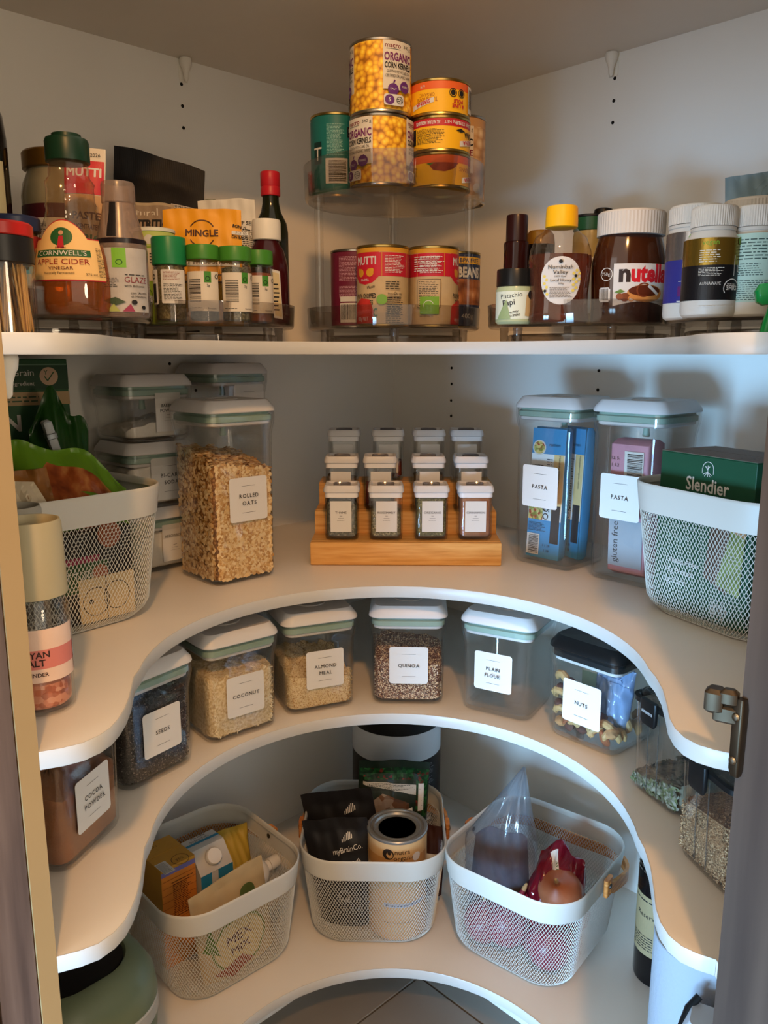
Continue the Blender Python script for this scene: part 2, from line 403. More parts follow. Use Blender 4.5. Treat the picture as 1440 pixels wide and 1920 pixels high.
def pin(p, n, label):
    t = thing('shelf_pin', label, 'shelf pin', p, 0, 'white plastic shelf pins')
    t.rotation_euler = (0, 0, math.atan2(n.y, n.x)+PI/2)
    g = G(); g.lathe([(0.0095, 0), (0.0102, -0.003), (0.0090, -0.011), (0.0068, -0.015), (0.0045, -0.022), (0.0034, -0.032), (0.0012, -0.035)], PINW, 18, c=(0, -0.009)); g.build('support_arm', t)
    g = G(); g.rsq([(0.0078, 0.0015, 0.001, -0.033), (0.0085, 0.0015, 0.001, -0.001)], PINW, k=2); g.build('back_plate', t)
p = wall_pt(342, 112, nL); pin((p.x, p.y, ZC-0.0005), nL, 'small white plastic pin under the top board on the left wall')
p = wall_pt(1153, 100, nR); pin((p.x, p.y, ZC-0.0005), nR, 'small white plastic pin under the top board on the right wall')
pin((PLF.x-0.022, PLF.y+0.030, EYE-0.0005), -LD, 'white plastic pin under the top shelf beside the green cereal box')
# the open door with its hinge
DA = Vector((0.2767, 0.585)); DD = Vector((0.50, -0.866)); DN = Vector((0.866, 0.50))
dr = struct(slab('door_1', DA, DA+DD*0.55, DN, 0.018, 0.02, ZC+0.28, DOORM))
BRZ = mat('#4a3e30', 0.42, 0.85, var=0.15, vs=60)
g = G(); zc = EYE-0.286
g.rsq([(0.0035, 0.003, 0.0015, -0.038), (0.0045, 0.0045, 0.002, -0.032), (0.0048, 0.0050, 0.002, 0.018), (0.0035, 0.0035, 0.0015, 0.026)], BRZ, k=3)
ang = math.atan2(DD.y, DD.x); hp = DA+DD*0.002-DN*0.003
hinge = g.build('hinge', dr, (hp.x, hp.y, zc), (0, 0, ang))
g = G()
pth = [Vector((0.000, 0.002, 0.012)), Vector((-0.012, 0.010, 0.016)), Vector((-0.026, 0.018, 0.012)), Vector((-0.036, 0.021, 0.004))]
g.box(-0.020, 0.002, -0.004, 0.007, -0.006, 0.008, BRZ, 0.002); g.box(-0.027, -0.012, -0.005, 0.011, 0.000, 0.020, BRZ, 0.003); g.box(-0.016, -0.002, -0.005, 0.006, 0.008, 0.022, BRZ, 0.003)
g.build('hinge_arm', hinge, (0, 0, 0.010), (0, 0, math.radians(28)))
g = G(); g.lathe([(0.0032, 0), (0.0034, 0.001), (0.0024, 0.0022), (0.0006, 0.0026)], mat('#8d8474', 0.3, 1.0), 16)
o = g.build('screw', hinge, (0.0, -0.0045, -0.024), (PI/2, 0, 0)); o2 = o.copy(); COL.objects.link(o2); o2.location = (0.0, -0.005, 0.012)
# ------------------------------------------------------------------ clear push-lid canisters
CLEAR = clear('#fcfcfb', 0.008, '#cfd3d3', 0.03); WHITE = mat('#c8c5c3', 0.38); BTN = mat('#bfbcba', 0.35)
GASK = mat('#8fa89b', 0.45); LBL = mat('#d0cdc8', 0.6); BLACKP = mat('#121212', 0.35); SMOKE = clear('#e9e6e3', 0.02, '#7d766f', 0.04, 1.0)
def canister_mesh(h, hw, seal=GASK, lidm=WHITE, lid=True):
    """body, lid, gasket meshes of a square canister of full height h and half width hw"""
    hb = h-0.0175; r = 0.016; e = 0.0035; t = 0.0022
    b = G(); out = [(hw-0.007, hw-0.007, r*.7, 0.0), (hw-0.003, hw-0.003, r, 0.0025), (hw-0.0015, hw-0.0015, r, 0.008), (hw, hw, r, hb-0.034), (hw+e*.4, hw+e*.4, r, hb-0.026), (hw+e, hw+e, r, hb-0.012), (hw+e, hw+e, r, hb)]
    inn = [(a-t, c-t, q-t*.5, z) for a, c, q, z in reversed(out[1:])]; inn[-1] = (hw-0.008, hw-0.008, r*.7, 0.006)
    b.rsq(out+inn, CLEAR, k=6, cap0=True, cap1=True)
    q = hw+e-t-0.0015; k = G(); k.rsq([(q-0.004, q-0.004, r*.8, hb-0.014), (q, q, r*.9, hb-0.012), (q, q, r*.9, hb-0.005), (q-0.003, q-0.003, r*.8, hb-0.003), (q-0.003, q-0.003, r*.8, hb+0.001)], seal, k=6)
    k.rsq([(q-0.006, q-0.006, r*.7, hb-0.019), (q-0.003, q-0.003, r*.7, hb-0.017), (q-0.003, q-0.003, r*.7, hb-0.013)], WHITE, k=6)
    k.lathe([(0.0045, hb-0.036), (0.0055, hb-0.034), (0.0045, hb-0.030), (0.0042, hb-0.018)], seal, 14)
    w = hw+e+0.0008; l = G(); l.rsq([(w-0.001, w-0.001, r, hb+0.0004), (w, w, r*1.05, hb+0.0016), (w-0.0008, w-0.0008, r*1.05, hb+0.006), (w-0.008, w-0.008, r*.85, hb+0.0165), (w-0.0095, w-0.0095, r*.8, hb+0.0175), (w-0.013, w-0.013, r*.6, hb+0.0168)], lidm, k=6)
    bt = G(); bt.lathe([(0.0235, hb+0.0165), (0.0235, hb+0.0176), (0.0222, hb+0.0182), (0.0216, hb+0.0173), (0.0005, hb+0.0170)], BTN, 40)
    return b, k, l, bt, hb
def square_label(words, w=0.050, h=0.050, fs=0.0044):
    k = w/0.050; fs *= k
    L = Lab(step=1); L.rect(-w/2, -h/2, w/2, h/2, LBL, r=0.004)
    n = len(words); L.rect(-0.009*k, h*.30, 0.009*k, h*.30+0.0004, INK); L.rect(-0.009*k, -h*.30-0.0004, 0.009*k, -h*.30, INK)
    for i, s in enumerate(words): serif_text(L, s, 0, ((n-1)*0.0041-i*0.0082)*k-fs/2, fs)
    return L
def serif_text(L, s, x, y, h, m=None):
    """spaced roman capitals with little serifs"""
    s = ' '.join(s) if False else s; k = h/0.70; adv = []; tot = 0
    for ch in s:
        wd = text_mesh(ch, 0.0)[2]*k if ch != ' ' else h*0.4; adv.append(wd); tot += wd+h*0.24
    tot -= h*0.24; cx = x-tot/2; st = h*0.10
    for ch, wd in zip(s, adv):
        if ch != ' ':
            L.text(ch, cx, y, h, m, 'l', bold=0.008)
            feet = {'A': [(0, 0), (1, 0)], 'B': [], 'C': [], 'D': [], 'E': [], 'F': [(.12, 0)], 'H': [(0.08, 0), (.92, 0), (.08, 1), (.92, 1)], 'I': [(.5, 0), (.5, 1)], 'K': [(.08, 0), (.95, 0), (.08, 1), (.9, 1)], 'L': [(.1, 1)], 'M': [(.05, 0), (.95, 0), (.05, 1), (.95, 1)], 'N': [(.08, 0), (.06, 1), (.92, 1)], 'P': [(.12, 0)], 'R': [(.1, 0), (.95, 0)], 'T': [(.5, 0)], 'U': [(.08, 1), (.92, 1)], 'W': [(.02, 1), (.98, 1)]}.get(ch, [])
            for fx, fy in feet: L.rect(cx+wd*fx-h*.16, y+fy*h-(0.05*h if fy else 0.0), cx+wd*fx+h*.16, y+fy*h+(0 if fy else 0.05*h), m or INK)
        cx += wd+h*0.24
def corner_at(A, yaw, hw):
    c, s = math.cos(math.radians(yaw)), math.sin(math.radians(yaw)); k = hw*0.965
    return (A[0]+k*(c-s), A[1]+k*(s+c))
CM = {}
def canister(words, xy, z, yaw, h, label, hw=0.055, lx=0.0, lz=None, group='white-lidded clear canisters', lid=WHITE, seal=GASK, lw=0.058, small=False, cat='canister', stem=True):
    key = (h, hw, lid, seal)
    if key not in CM:
        b, k, l, bt, hb = canister_mesh(h, hw, seal, lid)
        CM[key] = (b.mesh('body', 50), k.mesh('seal', 40), l.mesh('lid', 40), bt.mesh('button', 40), hb)
    b, k, l, bt, hb = CM[key]
    t = thing('canister', label, cat, (xy[0], xy[1], z+0.0005), yaw, group); ob = []
    for nm, me in (('body', b), ('lid', l), ('seal', k)):
        o = bpy.data.objects.new(nm, me); COL.objects.link(o); o.parent = t; ob.append(o)
    o = bpy.data.objects.new('button', bt); COL.objects.link(o); o.parent = ob[1]
    if words:
        lz = lz if lz is not None else h*0.42
        if small:
            L = Lab(step=1); L.rect(-0.021, -0.0285, 0.021, 0.0285, LBL)
            for i, s in enumerate(words): L.text(s, 0, 0.008-i*0.0075, 0.0046, bold=0.01, w=0.034)
            L.rect(-0.003, -0.004, 0.003, -0.0035, INK).rect(-0.005, -0.008, 0.005, -0.0077, INK).rect(-0.008, -0.012, 0.008, -0.0118, INK)
        else: L = square_label(words, lw, lw)
        L.build('label', t, flat(-hw-0.0003, lx, lz))
    return t
def fill(name, label, cat, xy, z, yaw, hw, top, m, slope=(0, 0), rough=0.003, seed=1, n=14, z0=0.0068, mound=0.0, grains=None):
    """loose dry food filling the bottom of a square canister; grains: (mesh maker, count)"""
    rnd = random.Random(seed); g = G(); q = hw-0.0042; r = 0.013
    def ht(x, y): return top+slope[0]*x+slope[1]*y+mound*(1-(x*x+y*y)/(q*q))+rough*(math.sin(x*210+seed)*math.sin(y*170+seed*2)+rnd.uniform(-.5, .5))
    rings = [rring(q-0.005, q-0.005, r*.7, z0), rring(q-0.001, q-0.001, r, z0+0.004)]
    base = rring(q, q, r, 0, k=10); base = []
    per = rring(q, q, r, 0, k=3); P = []
    for i in range(len(per)):                       # even points round the outline
        a, b = per[i], per[(i+1) % len(per)]; s = max(1, int(math.hypot(b[0]-a[0], b[1]-a[1])/0.006))
        for j in range(s): P.append((a[0]+(b[0]-a[0])*j/s, a[1]+(b[1]-a[1])*j/s))
    sc = lambda k, z: [(x*k, y*k, z) for x, y in P]
    R = [sc(0.93, z0), sc(0.992, z0+0.004)]
    H = [ht(x, y) for x, y in P]
    R.append([(x, y, z0+0.004+(hh-z0-0.004)*0.97) for (x, y), hh in zip(P, H)])
    for k in (0.97, 0.8, 0.6, 0.4, 0.2, 0.02): R.append([(x*k, y*k, ht(x*k, y*k)) for x, y in P])
    g.loft(R, m, True, True)
    o = g.build(name, None, (xy[0], xy[1], z+0.0005), (0, 0, math.radians(yaw)), ang=60)
    if grains:
        maker, cnt = grains; gg = G()
        for i in range(cnt):
            f = rnd.random()
            if f < 0.42: p = Vector((rnd.uniform(-q+.006, q-.006), -q+0.0006, 0)); nn = Vector((0, -1, 0))
            elif f < 0.72: p = Vector((rnd.choice((-1, 1))*(q-0.0006), rnd.uniform(-q+.006, q-.006), 0)); nn = Vector((1 if p.x > 0 else -1, 0, 0))
            else: p = Vector((rnd.uniform(-q, q)*.95, rnd.uniform(-q, q)*.95, 0)); nn = Vector((0, 0, 1))
            zt = ht(p.x, p.y); p.z = rnd.uniform(z0+0.002, zt) if nn.z == 0 else zt
            maker(gg, p, nn, rnd)
        # loose grains joined to the heap
        i0 = len(gg.f); ob2 = gg.build('grains', o, ang=60, kind='stuff')
    return tag(o, label, cat, kind='stuff')
def flake(cols, rx, ry, th):
    def f(g, p, n, rnd):
        a = rnd.uniform(0, 2*PI); t = n.orthogonal().normalized(); b = n.cross(t)
        t, b = t*math.cos(a)+b*math.sin(a), b*math.cos(a)-t*math.sin(a)
        n2 = unit(n+t*rnd.uniform(-.32, .32)+b*rnd.uniform(-.32, .32)); t = unit(t-n2*t.dot(n2)); b = n2.cross(t); s = rnd.uniform(.7, 1.25)
        ring = [p+t*rx*s*math.cos(2*PI*k/7)+b*ry*s*math.sin(2*PI*k/7) for k in range(7)]
        g.add([p+n2*th]+ring, [(0, k+1, (k+1) % 7+1) for k in range(7)], rnd.choice(cols))
    return f
def grain(cols, r, el=1.0):
    def f(g, p, n, rnd):
        d = unit((rnd.uniform(-1, 1), rnd.uniform(-1, 1), rnd.uniform(-1, 1))); e = d.orthogonal().normalized(); h = d.cross(e); s = rnd.uniform(.75, 1.2)
        v = [p+d*r*el*s, p-d*r*el*s, p+e*r*s, p-e*r*s, p+h*r*s, p-h*r*s]
        g.add(v, [(0, 2, 4), (0, 4, 3), (0, 3, 5), (0, 5, 2), (1, 4, 2), (1, 3, 4), (1, 5, 3), (1, 2, 5)], rnd.choice(cols))
    return f
SHORT, TALL, LOW = 0.155, 0.263, 0.0985
HW = 0.055
# --- third shelf: the fan of short canisters
C3 = {}
for nm, A, yaw in (('cocoa', (-0.323, 0.735), 75.3), ('seeds', (-0.308, 0.890), 55), ('coconut', (-0.234, 1.013), 39), ('almond', (-0.140, 1.104), 23.5), ('quinoa', (-0.017, 1.149), -2), ('flour', (0.116, 1.135), -29.9), ('nuts', (0.231, 1.058), -48.5)):
    C3[nm] = (corner_at(A, yaw, HW), yaw)
for nm, words, lab, lx, lz in (('cocoa', ['COCOA', 'POWDER'], 'clear canister labelled COCOA POWDER, nearest the left frame', -0.003, 0.062), ('seeds', ['SEEDS'], 'clear canister labelled SEEDS with white lid', 0.001, 0.064), ('coconut', ['COCONUT'], 'clear canister labelled COCONUT with white lid', 0.001, 0.062), ('almond', ['ALMOND', 'MEAL'], 'clear canister labelled ALMOND MEAL with white lid', 0.004, 0.067), ('quinoa', ['QUINOA'], 'clear canister labelled QUINOA in the middle of its shelf', 0.001, 0.064), ('flour', ['PLAIN', 'FLOUR'], 'empty clear canister labelled PLAIN FLOUR with white lid', -0.003, 0.068)):
    canister(words, C3[nm][0], Z3, C3[nm][1], SHORT, lab, HW, lx, lz)
COCOA = mat('#8a5a3c', 0.9, var=0.12, vs=60, bump=0.5, bs=400)
fill('cocoa_powder', 'brown cocoa powder inside the canister labelled COCOA POWDER', 'powder', C3['cocoa'][0], Z3, C3['cocoa'][1], HW, 0.092, COCOA, (0, 0.25), 0.004, 1)
CHIA = ramp_mat('dark_chia', 'VORONOI', 900, [(0.0, '#6b625c'), (0.35, '#2a2422'), (0.7, '#171314')], 0.6, 0.6, out='Color')
SK = [mat('#2b2524', 0.6), mat('#4b4340', 0.6), mat('#1c1717', 0.6), mat('#8d8177', 0.6)]
fill('dark_seeds', 'black speckled seeds inside the canister labelled SEEDS', 'seeds', C3['seeds'][0], Z3, C3['seeds'][1], HW, 0.108, CHIA, (0, .1), 0.001, 2, grains=(grain(SK, 0.0009, 1.4), 3500))
COCO = ramp_mat('coconut_shreds', 'NOISE', 260, [(0.3, '#b99a6c'), (0.5, '#dcc59b'), (0.7, '#efe0bf')], 0.9, 0.9, detail=6)
CK = [mat('#e3cfa5', .9), mat('#d2b888', .9), mat('#efe1c0', .9)]
def shred(g, p, n, rnd):
    d = unit((rnd.uniform(-1, 1), rnd.uniform(-1, 1), rnd.uniform(-1, 1))); d = unit(d-n*d.dot(n)*.97); e = unit(d.cross(n)); L_ = rnd.uniform(.002, .0045); w = .0004
    g.add([p-d*L_-e*w, p+d*L_-e*w, p+d*L_+e*w, p-d*L_+e*w, p+n*w], [(0, 1, 4), (1, 2, 4), (2, 3, 4), (3, 0, 4)], rnd.choice(CK))
fill('shredded_coconut', 'cream shredded coconut inside the canister labelled COCONUT', 'coconut', C3['coconut'][0], Z3, C3['coconut'][1], HW, 0.096, COCO, (0, .12), 0.003, 3, grains=(shred, 3200))
ALM = ramp_mat('almond_meal', 'NOISE', 420, [(0.32, '#b58f5c'), (0.45, '#dfc597'), (0.7, '#efdcb4')], 0.95, 0.9, detail=5)
AK = [mat('#e7d2a6', .95), mat('#d9be8c', .95), mat('#b08550', .95)]
fill('almond_meal', 'pale crumbly almond meal inside the canister labelled ALMOND MEAL', 'nut meal', C3['almond'][0], Z3, C3['almond'][1], HW, 0.062, ALM, (-.12, .2), 0.006, 4, grains=(grain(AK, 0.0011), 1800))
QK = [mat('#f0dfc4', .7), mat('#e3cba6', .7), mat('#5c2f20', .6), mat('#3a1d16', .6), mat('#c9a67c', .7), mat('#7d4a33', .6)]
QU = ramp_mat('quinoa_bed', 'VORONOI', 560, [(0.0, '#e8d2b0'), (0.5, '#6e3d2a'), (1.0, '#38201a')], 0.7, 0.7, out='Color')
fill('quinoa', 'mixed red and white quinoa inside the canister labelled QUINOA', 'quinoa', C3['quinoa'][0], Z3, C3['quinoa'][1], HW, 0.072, QU, (-.10, .12), 0.002, 5, grains=(grain(QK, 0.00115), 5200))
# --- second shelf
COATS = corner_at((-0.238, 1.108), 43.4, HW); canister(['ROLLED', 'OATS'], COATS, Z2, 43.4, TALL, 'tall clear canister labelled ROLLED OATS, full of oats', HW, 0.004, 0.122, lw=0.064)
OAT = ramp_mat('oat_bed', 'VORONOI', 230, [(0.0, '#c99a5e'), (0.5, '#8a5a2c'), (1.0, '#5c3818')], 0.85, 0.8)
OK_ = [mat('#dcb880', .85), mat('#cfa468', .85), mat('#e6c896', .85), mat('#b98a50', .85), mat('#e9d0a2', .85)]
fill('rolled_oats', 'heap of golden rolled oats inside the tall canister', 'oats', COATS, Z2, 43.4, HW, 0.178, OAT, (-.15, .22), 0.003, 6, grains=(flake(OK_, 0.0044, 0.0032, 0.0010), 8000))
CP1 = corner_at((0.207, 1.266), -46.3, HW); CP2 = corner_at((0.304, 1.172), -48.5, HW)
canister(['PASTA'], CP1, Z2, -46.3, TALL, 'tall clear canister labelled PASTA, holding blue ramen packets', HW, -0.003, 0.126, lw=0.065)
canister(['PASTA'], CP2, Z2, -48.5, TALL, 'tall clear canister labelled PASTA, holding a pink packet', HW, -0.003, 0.126, lw=0.065)
CM_ = (-0.272, 1.372)
canister(['MILK', 'POWDER'], CM_, Z2, 46, 0.312, 'tall clear canister behind the rolled oats, label reading MILK', HW, 0.014, 0.248, lw=0.060)
CST = (-0.370, 1.243); FLO = mat('#e2dbd0', 0.95, var=0.06, vs=70, bump=0.4, bs=200)
for i, (w, lab, sm, lx, top) in enumerate(((['ARROWROOT'], 'low clear canister labelled ARROWROOT, bottom of the stack of three', True, 0.012, 0.060), (['BI-CARB', 'SODA'], 'low clear canister labelled BI-CARB SODA, middle of the stack of three', False, 0.010, 0.066), (['BAKING', 'POWDER'], 'low clear canister labelled BAKING POWDER, topmost of the stack of three', True, 0.012, 0.028))):
    z = Z2+i*(LOW+0.0008); canister(w, CST, z, 45.7, LOW, lab, HW, lx, 0.043, small=sm, lw=0.064)
    fill(('arrowroot_flour', 'bicarb_soda', 'baking_powder')[i], 'white powder inside the canister labelled '+' '.join(w), 'powder', CST, z, 45.7, HW, top, FLO, (.2, -.05), 0.003, 10+i)
def packet(name, label, cat, loc, rot, w, d, h, faces, parent=None, group=None, bev=0.004, m=None):
    t = thing(name, label, cat, loc, 0, group, rot=rot); g = G()
    g.rsq([(w/2-bev, d/2*.5, .001, 0), (w/2, d/2-bev*.4, bev, bev*1.5), (w/2, d/2, bev, h*.3), (w/2, d/2, bev, h*.7), (w/2, d/2-bev*.4, bev, h-bev*1.5), (w/2-bev*.5, d/2*.4, .001, h)], m, k=3); g.build('wrapper', t)
    for L, fn, nm in faces: L.build(nm, t, fn)
    return t
BLUE = mat('#3f87b8', 0.35); NOOD = mat('#d9bd85', 0.5); FOOD = ramp_mat('food_photo', 'VORONOI', 240, [(0.0, '#b8863e'), (0.3, '#d8c27a'), (0.6, '#7d8a3a'), (0.85, '#a6412c')], 0.5, out='Color')
def ramen(label, loc, rz, tilt, w=0.060, h=0.208):
    L = Lab(step=1); L.rect(-w/2, .002, w/2, h-.002, BLUE); L.rect(-w/2, h*.30, w/2, h*.80, mat('#d7dbdd', .5))
    L.rect(w*.18, h*.36, w*.48, h*.80, NOOD); L.rect(w*.20, h*.13, w*.46, h*.42, mat('#33302f', .4))
    L.text('Hakubaku organic ramen', w*.33, h*.79, 0.0036, INK, 'l', 0.008, w=h*.42, rot=-90); L.disc(-w*.28, h*.845, w*.20, PAPER).disc(-w*.28, h*.845, w*.165, FOOD)
    L.text('ramen', w*.02, h*.86, .0055, mat('#15384f', .5), 'l'); L.greek(-w*.46, h*.72, w*.0, h*.62, 5, INK); L.greek(-w*.02, h*.77, w*.15, h*.36, 15, mat('#4a5560', .5))
    L.rect(-w*.48, h*.30, -w*.05, h*.43, FOOD).ring(w*.04, h*.39, .005, .0016, INK).ring(w*.04, h*.33, .005, .0012, INK); L.bars(-w*.48, h*.03, -w*.10, h*.19, True, seed=4)
    L.greek(-w*.45, h*.28, w*.10, h*.21, 5, mat('#16384e', .5)); L.text('1 1.28', w*.12, h*.10, .004).text('1 28', w*.14, h*.06, .004)
    return packet('ramen_packet', label, 'packet', loc, (math.radians(tilt), 0, math.radians(rz)), w, 0.022, h, [(L, flat(-0.0112), 'print')], group='blue ramen packets', m=BLUE)
def inside(xy, yaw, dx, dy):
    c, s = math.cos(math.radians(yaw)), math.sin(math.radians(yaw)); return (xy[0]+dx*c-dy*s, xy[1]+dx*s+dy*c)
p = inside(CP1, -46.3, -0.008, -0.026); ramen('blue ramen packet nearest the PASTA label', (p[0], p[1], Z2+0.0075), -44, -3)
p = inside(CP1, -46.3, 0.012, 0.012); ramen('blue ramen packet standing behind the other one', (p[0], p[1], Z2+0.0075), -62, -2)
PINK = mat('#b98290', 0.55, var=.06, vs=30, bump=.25, bs=60)
L = Lab(step=1); L.rect(-.012, .105, .020, .150, mat('#c9a0aa', .5)); L.bars(-.006, .148, .024, .185, True, seed=8); L.text('12. 5.', -.020, .172, .0045, rot=0).text('1 5.2', -.020, .162, .0045); L.greek(-.026, .140, -.008, .118, 7, mat('#5b3640', .5))
L.rect(-.027, .015, .027, .085, mat('#9aa0a8', .5)); L.text('gluten free', -.012, .020, .010, INK, 'l', rot=90)
p = inside(CP2, -48.5, -0.002, -0.010); packet('pasta_packet', 'pink pasta packet inside the right-hand PASTA canister', 'packet', (p[0], p[1], Z2+0.0075), (math.radians(2), 0, math.radians(-47)), 0.060, 0.050, 0.200, [(L, flat(-0.0252), 'print')], m=PINK)
# ------------------------------------------------------------------ bamboo spice rack with twelve jars
BAM = ramp_mat('bamboo', 'NOISE', 22, [(0.25, '#b9803f'), (0.5, '#d29c58'), (0.75, '#dfb070')], 0.5, 0.06, stretch=(0.6, 9, 9), detail=6)
rk = thing('spice_rack', 'three-step bamboo rack holding the small spice jars', 'spice rack', (0.034, 1.232, Z2+0.0005), -1)
for i in range(3):
    y0, y1 = 0.068*i, 0.068*(i+1); top = 0.037*(i+1); g = G(); w = 0.150-0.001*i
    g.box(-w, w, y0, y0+0.010, 0.0 if i == 0 else 0.037*i-0.012, top-0.0005, BAM, 0.0012); g.build('riser', rk)
    g = G(); g.box(-w, w, y0+0.0102, y1+(0.0098 if i < 2 else 0), top-0.011, top, BAM, 0.001); g.build('step', rk)
for s in (-1, 1):
    g = G(); pts = [(0.012, 0), (0.012, 0.025), (0.078, 0.025), (0.078, 0.062), (0.146, 0.062), (0.146, 0.099), (0.200, 0.099), (0.200, 0)]
    x0, x1 = (s*0.147, s*0.139); v = [(x0, a, b) for a, b in pts]+[(x1, a, b) for a, b in pts]; n = len(pts)
    g.add(v, [tuple(range(n)), tuple(reversed(range(n, 2*n)))]+[(j, (j+1) % n, n+(j+1) % n, n+j) for j in range(n)], BAM); g.build('side_panel', rk, smooth=False)
JH, JW = 0.088, 0.0262
jb = G(); jb.rsq([(JW-.004, JW-.004, .005, 0), (JW-.001, JW-.001, .007, .002), (JW, JW, .007, .006), (JW, JW, .007, JH-.022), (JW-.0012, JW-.0012, .006, JH-.020), (JW-.0012, JW-.0012, .006, JH-.012), (JW-.003, JW-.003, .005, JH-.012), (JW-.003, JW-.003, .005, JH-.022), (JW-.0022, JW-.0022, .006, .007), (JW-.006, JW-.006, .004, .004)], CLEAR, k=4, cap1=True)
js = G(); js.rsq([(JW-.0008, JW-.0008, .006, JH-.0195), (JW, JW, .007, JH-.019), (JW, JW, .007, JH-.0115), (JW-.001, JW-.001, .006, JH-.011)], mat('#d8d6d6', .35), k=4)
jl = G(); a = JW+.0022; jl.rsq([(a-.001, a-.001, .007, JH-.0112), (a, a, .008, JH-.0105), (a, a, .008, JH-.006), (a-.0022, a-.0022, .007, JH-.0005), (a-.0032, a-.0032, .006, JH), (a-.0055, a-.0055, .005, JH-.0008), (a-.007, a-.007, .004, JH-.0035)], WHITE, k=4)
jc = G(); GREYP = clear('#b9b7b9', 0.45, '#8f8b90', .1)
jc.rsq([(.0135, .0085, .005, JH-.0034), (.0135, .0085, .005, JH+.0006), (.0115, .0065, .004, JH+.001), (.010, .005, .003, JH-.0028)], GREYP, k=3); jc.box(-.0045, .0045, -.018, -.0075, JH-.0033, JH-.0012, GREYP)
JM = [x.mesh(n) for x, n in ((jb, 'body'), (js, 'seal'), (jl, 'lid'), (jc, 'clasp'))]
def spice(i, row, px, word, label, content):
    Y = 1.232+0.068*row+0.037; z = Z2+0.037*(row+1)+0.001
    d = CP*Y-SP*(z+.04-EYE); X = (px-720)/FPX*d
    t = thing('spice_jar', label, 'spice jar', (X, Y, z), 0, 'clear spice jars on the bamboo rack')
    ob = []
    for n, me in zip(('body', 'seal', 'lid'), JM):
        o = bpy.data.objects.new(n, me); COL.objects.link(o); o.parent = t; ob.append(o)
    o = bpy.data.objects.new('clasp', JM[3]); COL.objects.link(o); o.parent = ob[2]
    L = Lab(step=1); L.rect(-.0165, -.0245, .0165, .0245, LBL)
    if word:
        L.text(word, 0, .0045, .0034, bold=.012, sx=1.15, w=.029); L.rect(-.002, .0005, .002, .0010, INK).rect(-.0045, -.0027, .0045, -.0024, INK).greek(-.006, -.0055, .0075, -.007, 1)
    L.build('label', t, flat(-JW-.0003, (-.001, .001, .0015, -.0005)[i], .039))
    if content:
        nm, lab, top, m, gr_ = content; g = G(); q = JW-.0028; sl = (i-1.5)*.003
        R = [rring(q-.004, q-.004, .004, .0058, k=4), rring(q, q, .006, .0095, k=4)]
        e = rring(q, q, .006, 0, k=4); R.append([(x, y, top+x*sl/q*.4+.001*math.sin(x*300+y*200)) for x, y, _ in e])
        for k in (.7, .35, .01): R.append([(x*k, y*k, top+x*k*sl/q*.4+.0015*(1-k)+.001*math.sin(x*k*300)) for x, y, _ in e])
        g.loft(R, m, True, True); o = g.build(nm, None, (X, Y, z)); tag(o, lab, 'dried spice', kind='stuff')
        if gr_:
            rnd = random.Random(i*7+row); gg = G(); f = flake(gr_, .0016, .0007, .0004)
            for _ in range(420):
                if rnd.random() < .7: f(gg, Vector((rnd.uniform(-q, q)*.85, -q-.0001, rnd.uniform(.008, top))), Vector((0, -1, 0)), rnd)
                else: f(gg, Vector((rnd.uniform(-q, q)*.9, rnd.uniform(-q, q)*.9, top+.001)), Vector((0, 0, 1)), rnd)
            gg.build('flakes', o, kind='stuff')
HERB = lambda n, a, b, c: ramp_mat(n, 'VORONOI', 700, [(0, a), (.5, b), (1, c)], .85, .7, out='Color')
TH_ = HERB('thyme', '#7d7a5c', '#4d4a36', '#2c2a20'); RO = HERB('rosemary', '#988c64', '#665e3c', '#3b3624'); OR = HERB('oregano', '#877f4c', '#55502c', '#2d2a18')
CIN = mat('#96603f', .95, var=.08, vs=80); PAP = mat('#6a2413', .9, var=.1, vs=90); BRS = mat('#5d4a35', .9, var=.15, vs=90); GRS = mat('#7a7a72', .9, var=.1, vs=90)
K = lambda *a: [mat(x, .85) for x in a]
spice(0, 0, 642, 'THYME', 'small spice jar labelled THYME on the front step', ('dried_thyme', 'dark dried thyme inside the jar labelled THYME', .058, TH_, K('#857a62', '#57503e', '#37322a')))
spice(1, 0, 723.5, 'ROSEMARY', 'small spice jar labelled ROSEMARY on the front step', ('dried_rosemary', 'dried rosemary inside the jar labelled ROSEMARY', .045, RO, K('#a59870', '#776c48', '#544a2e')))
spice(2, 0, 807.5, 'OREGANO', 'small spice jar labelled OREGANO on the front step', ('dried_oregano', 'green dried oregano inside the jar labelled OREGANO', .066, OR, K('#968b56', '#665f34', '#434022')))
spice(3, 0, 889, 'CINNAMON', 'small spice jar labelled CINNAMON on the front step', ('ground_cinnamon', 'brown ground cinnamon inside the jar labelled CINNAMON', .068, CIN, None))
spice(0, 1, 642, '', 'spice jar on the middle step behind THYME', ('ground_spice', 'dark ground spice in the jar behind THYME', .052, BRS, None))
spice(1, 1, 713, '', 'spice jar on the middle step behind ROSEMARY', ('ground_spice', 'brown ground spice in the jar behind ROSEMARY', .040, PAP, None))
spice(2, 1, 802, '', 'spice jar on the middle step behind OREGANO', ('ground_spice', 'dark ground spice in the jar behind OREGANO', .056, BRS, None))
spice(3, 1, 881, '', 'spice jar on the middle step behind CINNAMON', ('ground_spice', 'grey spice in the jar behind CINNAMON', .030, GRS, None))
spice(0, 2, 646, '', 'spice jar on the top step at the left end', None)
spice(1, 2, 727.5, '', 'spice jar on the top step with red-brown spice low inside', ('ground_spice', 'red-brown spice in the second jar of the top step', .034, PAP, None))
spice(2, 2, 803, '', 'spice jar on the top step, third from the left', None)
spice(3, 2, 873, '', 'spice jar on the top step at the right end', None)

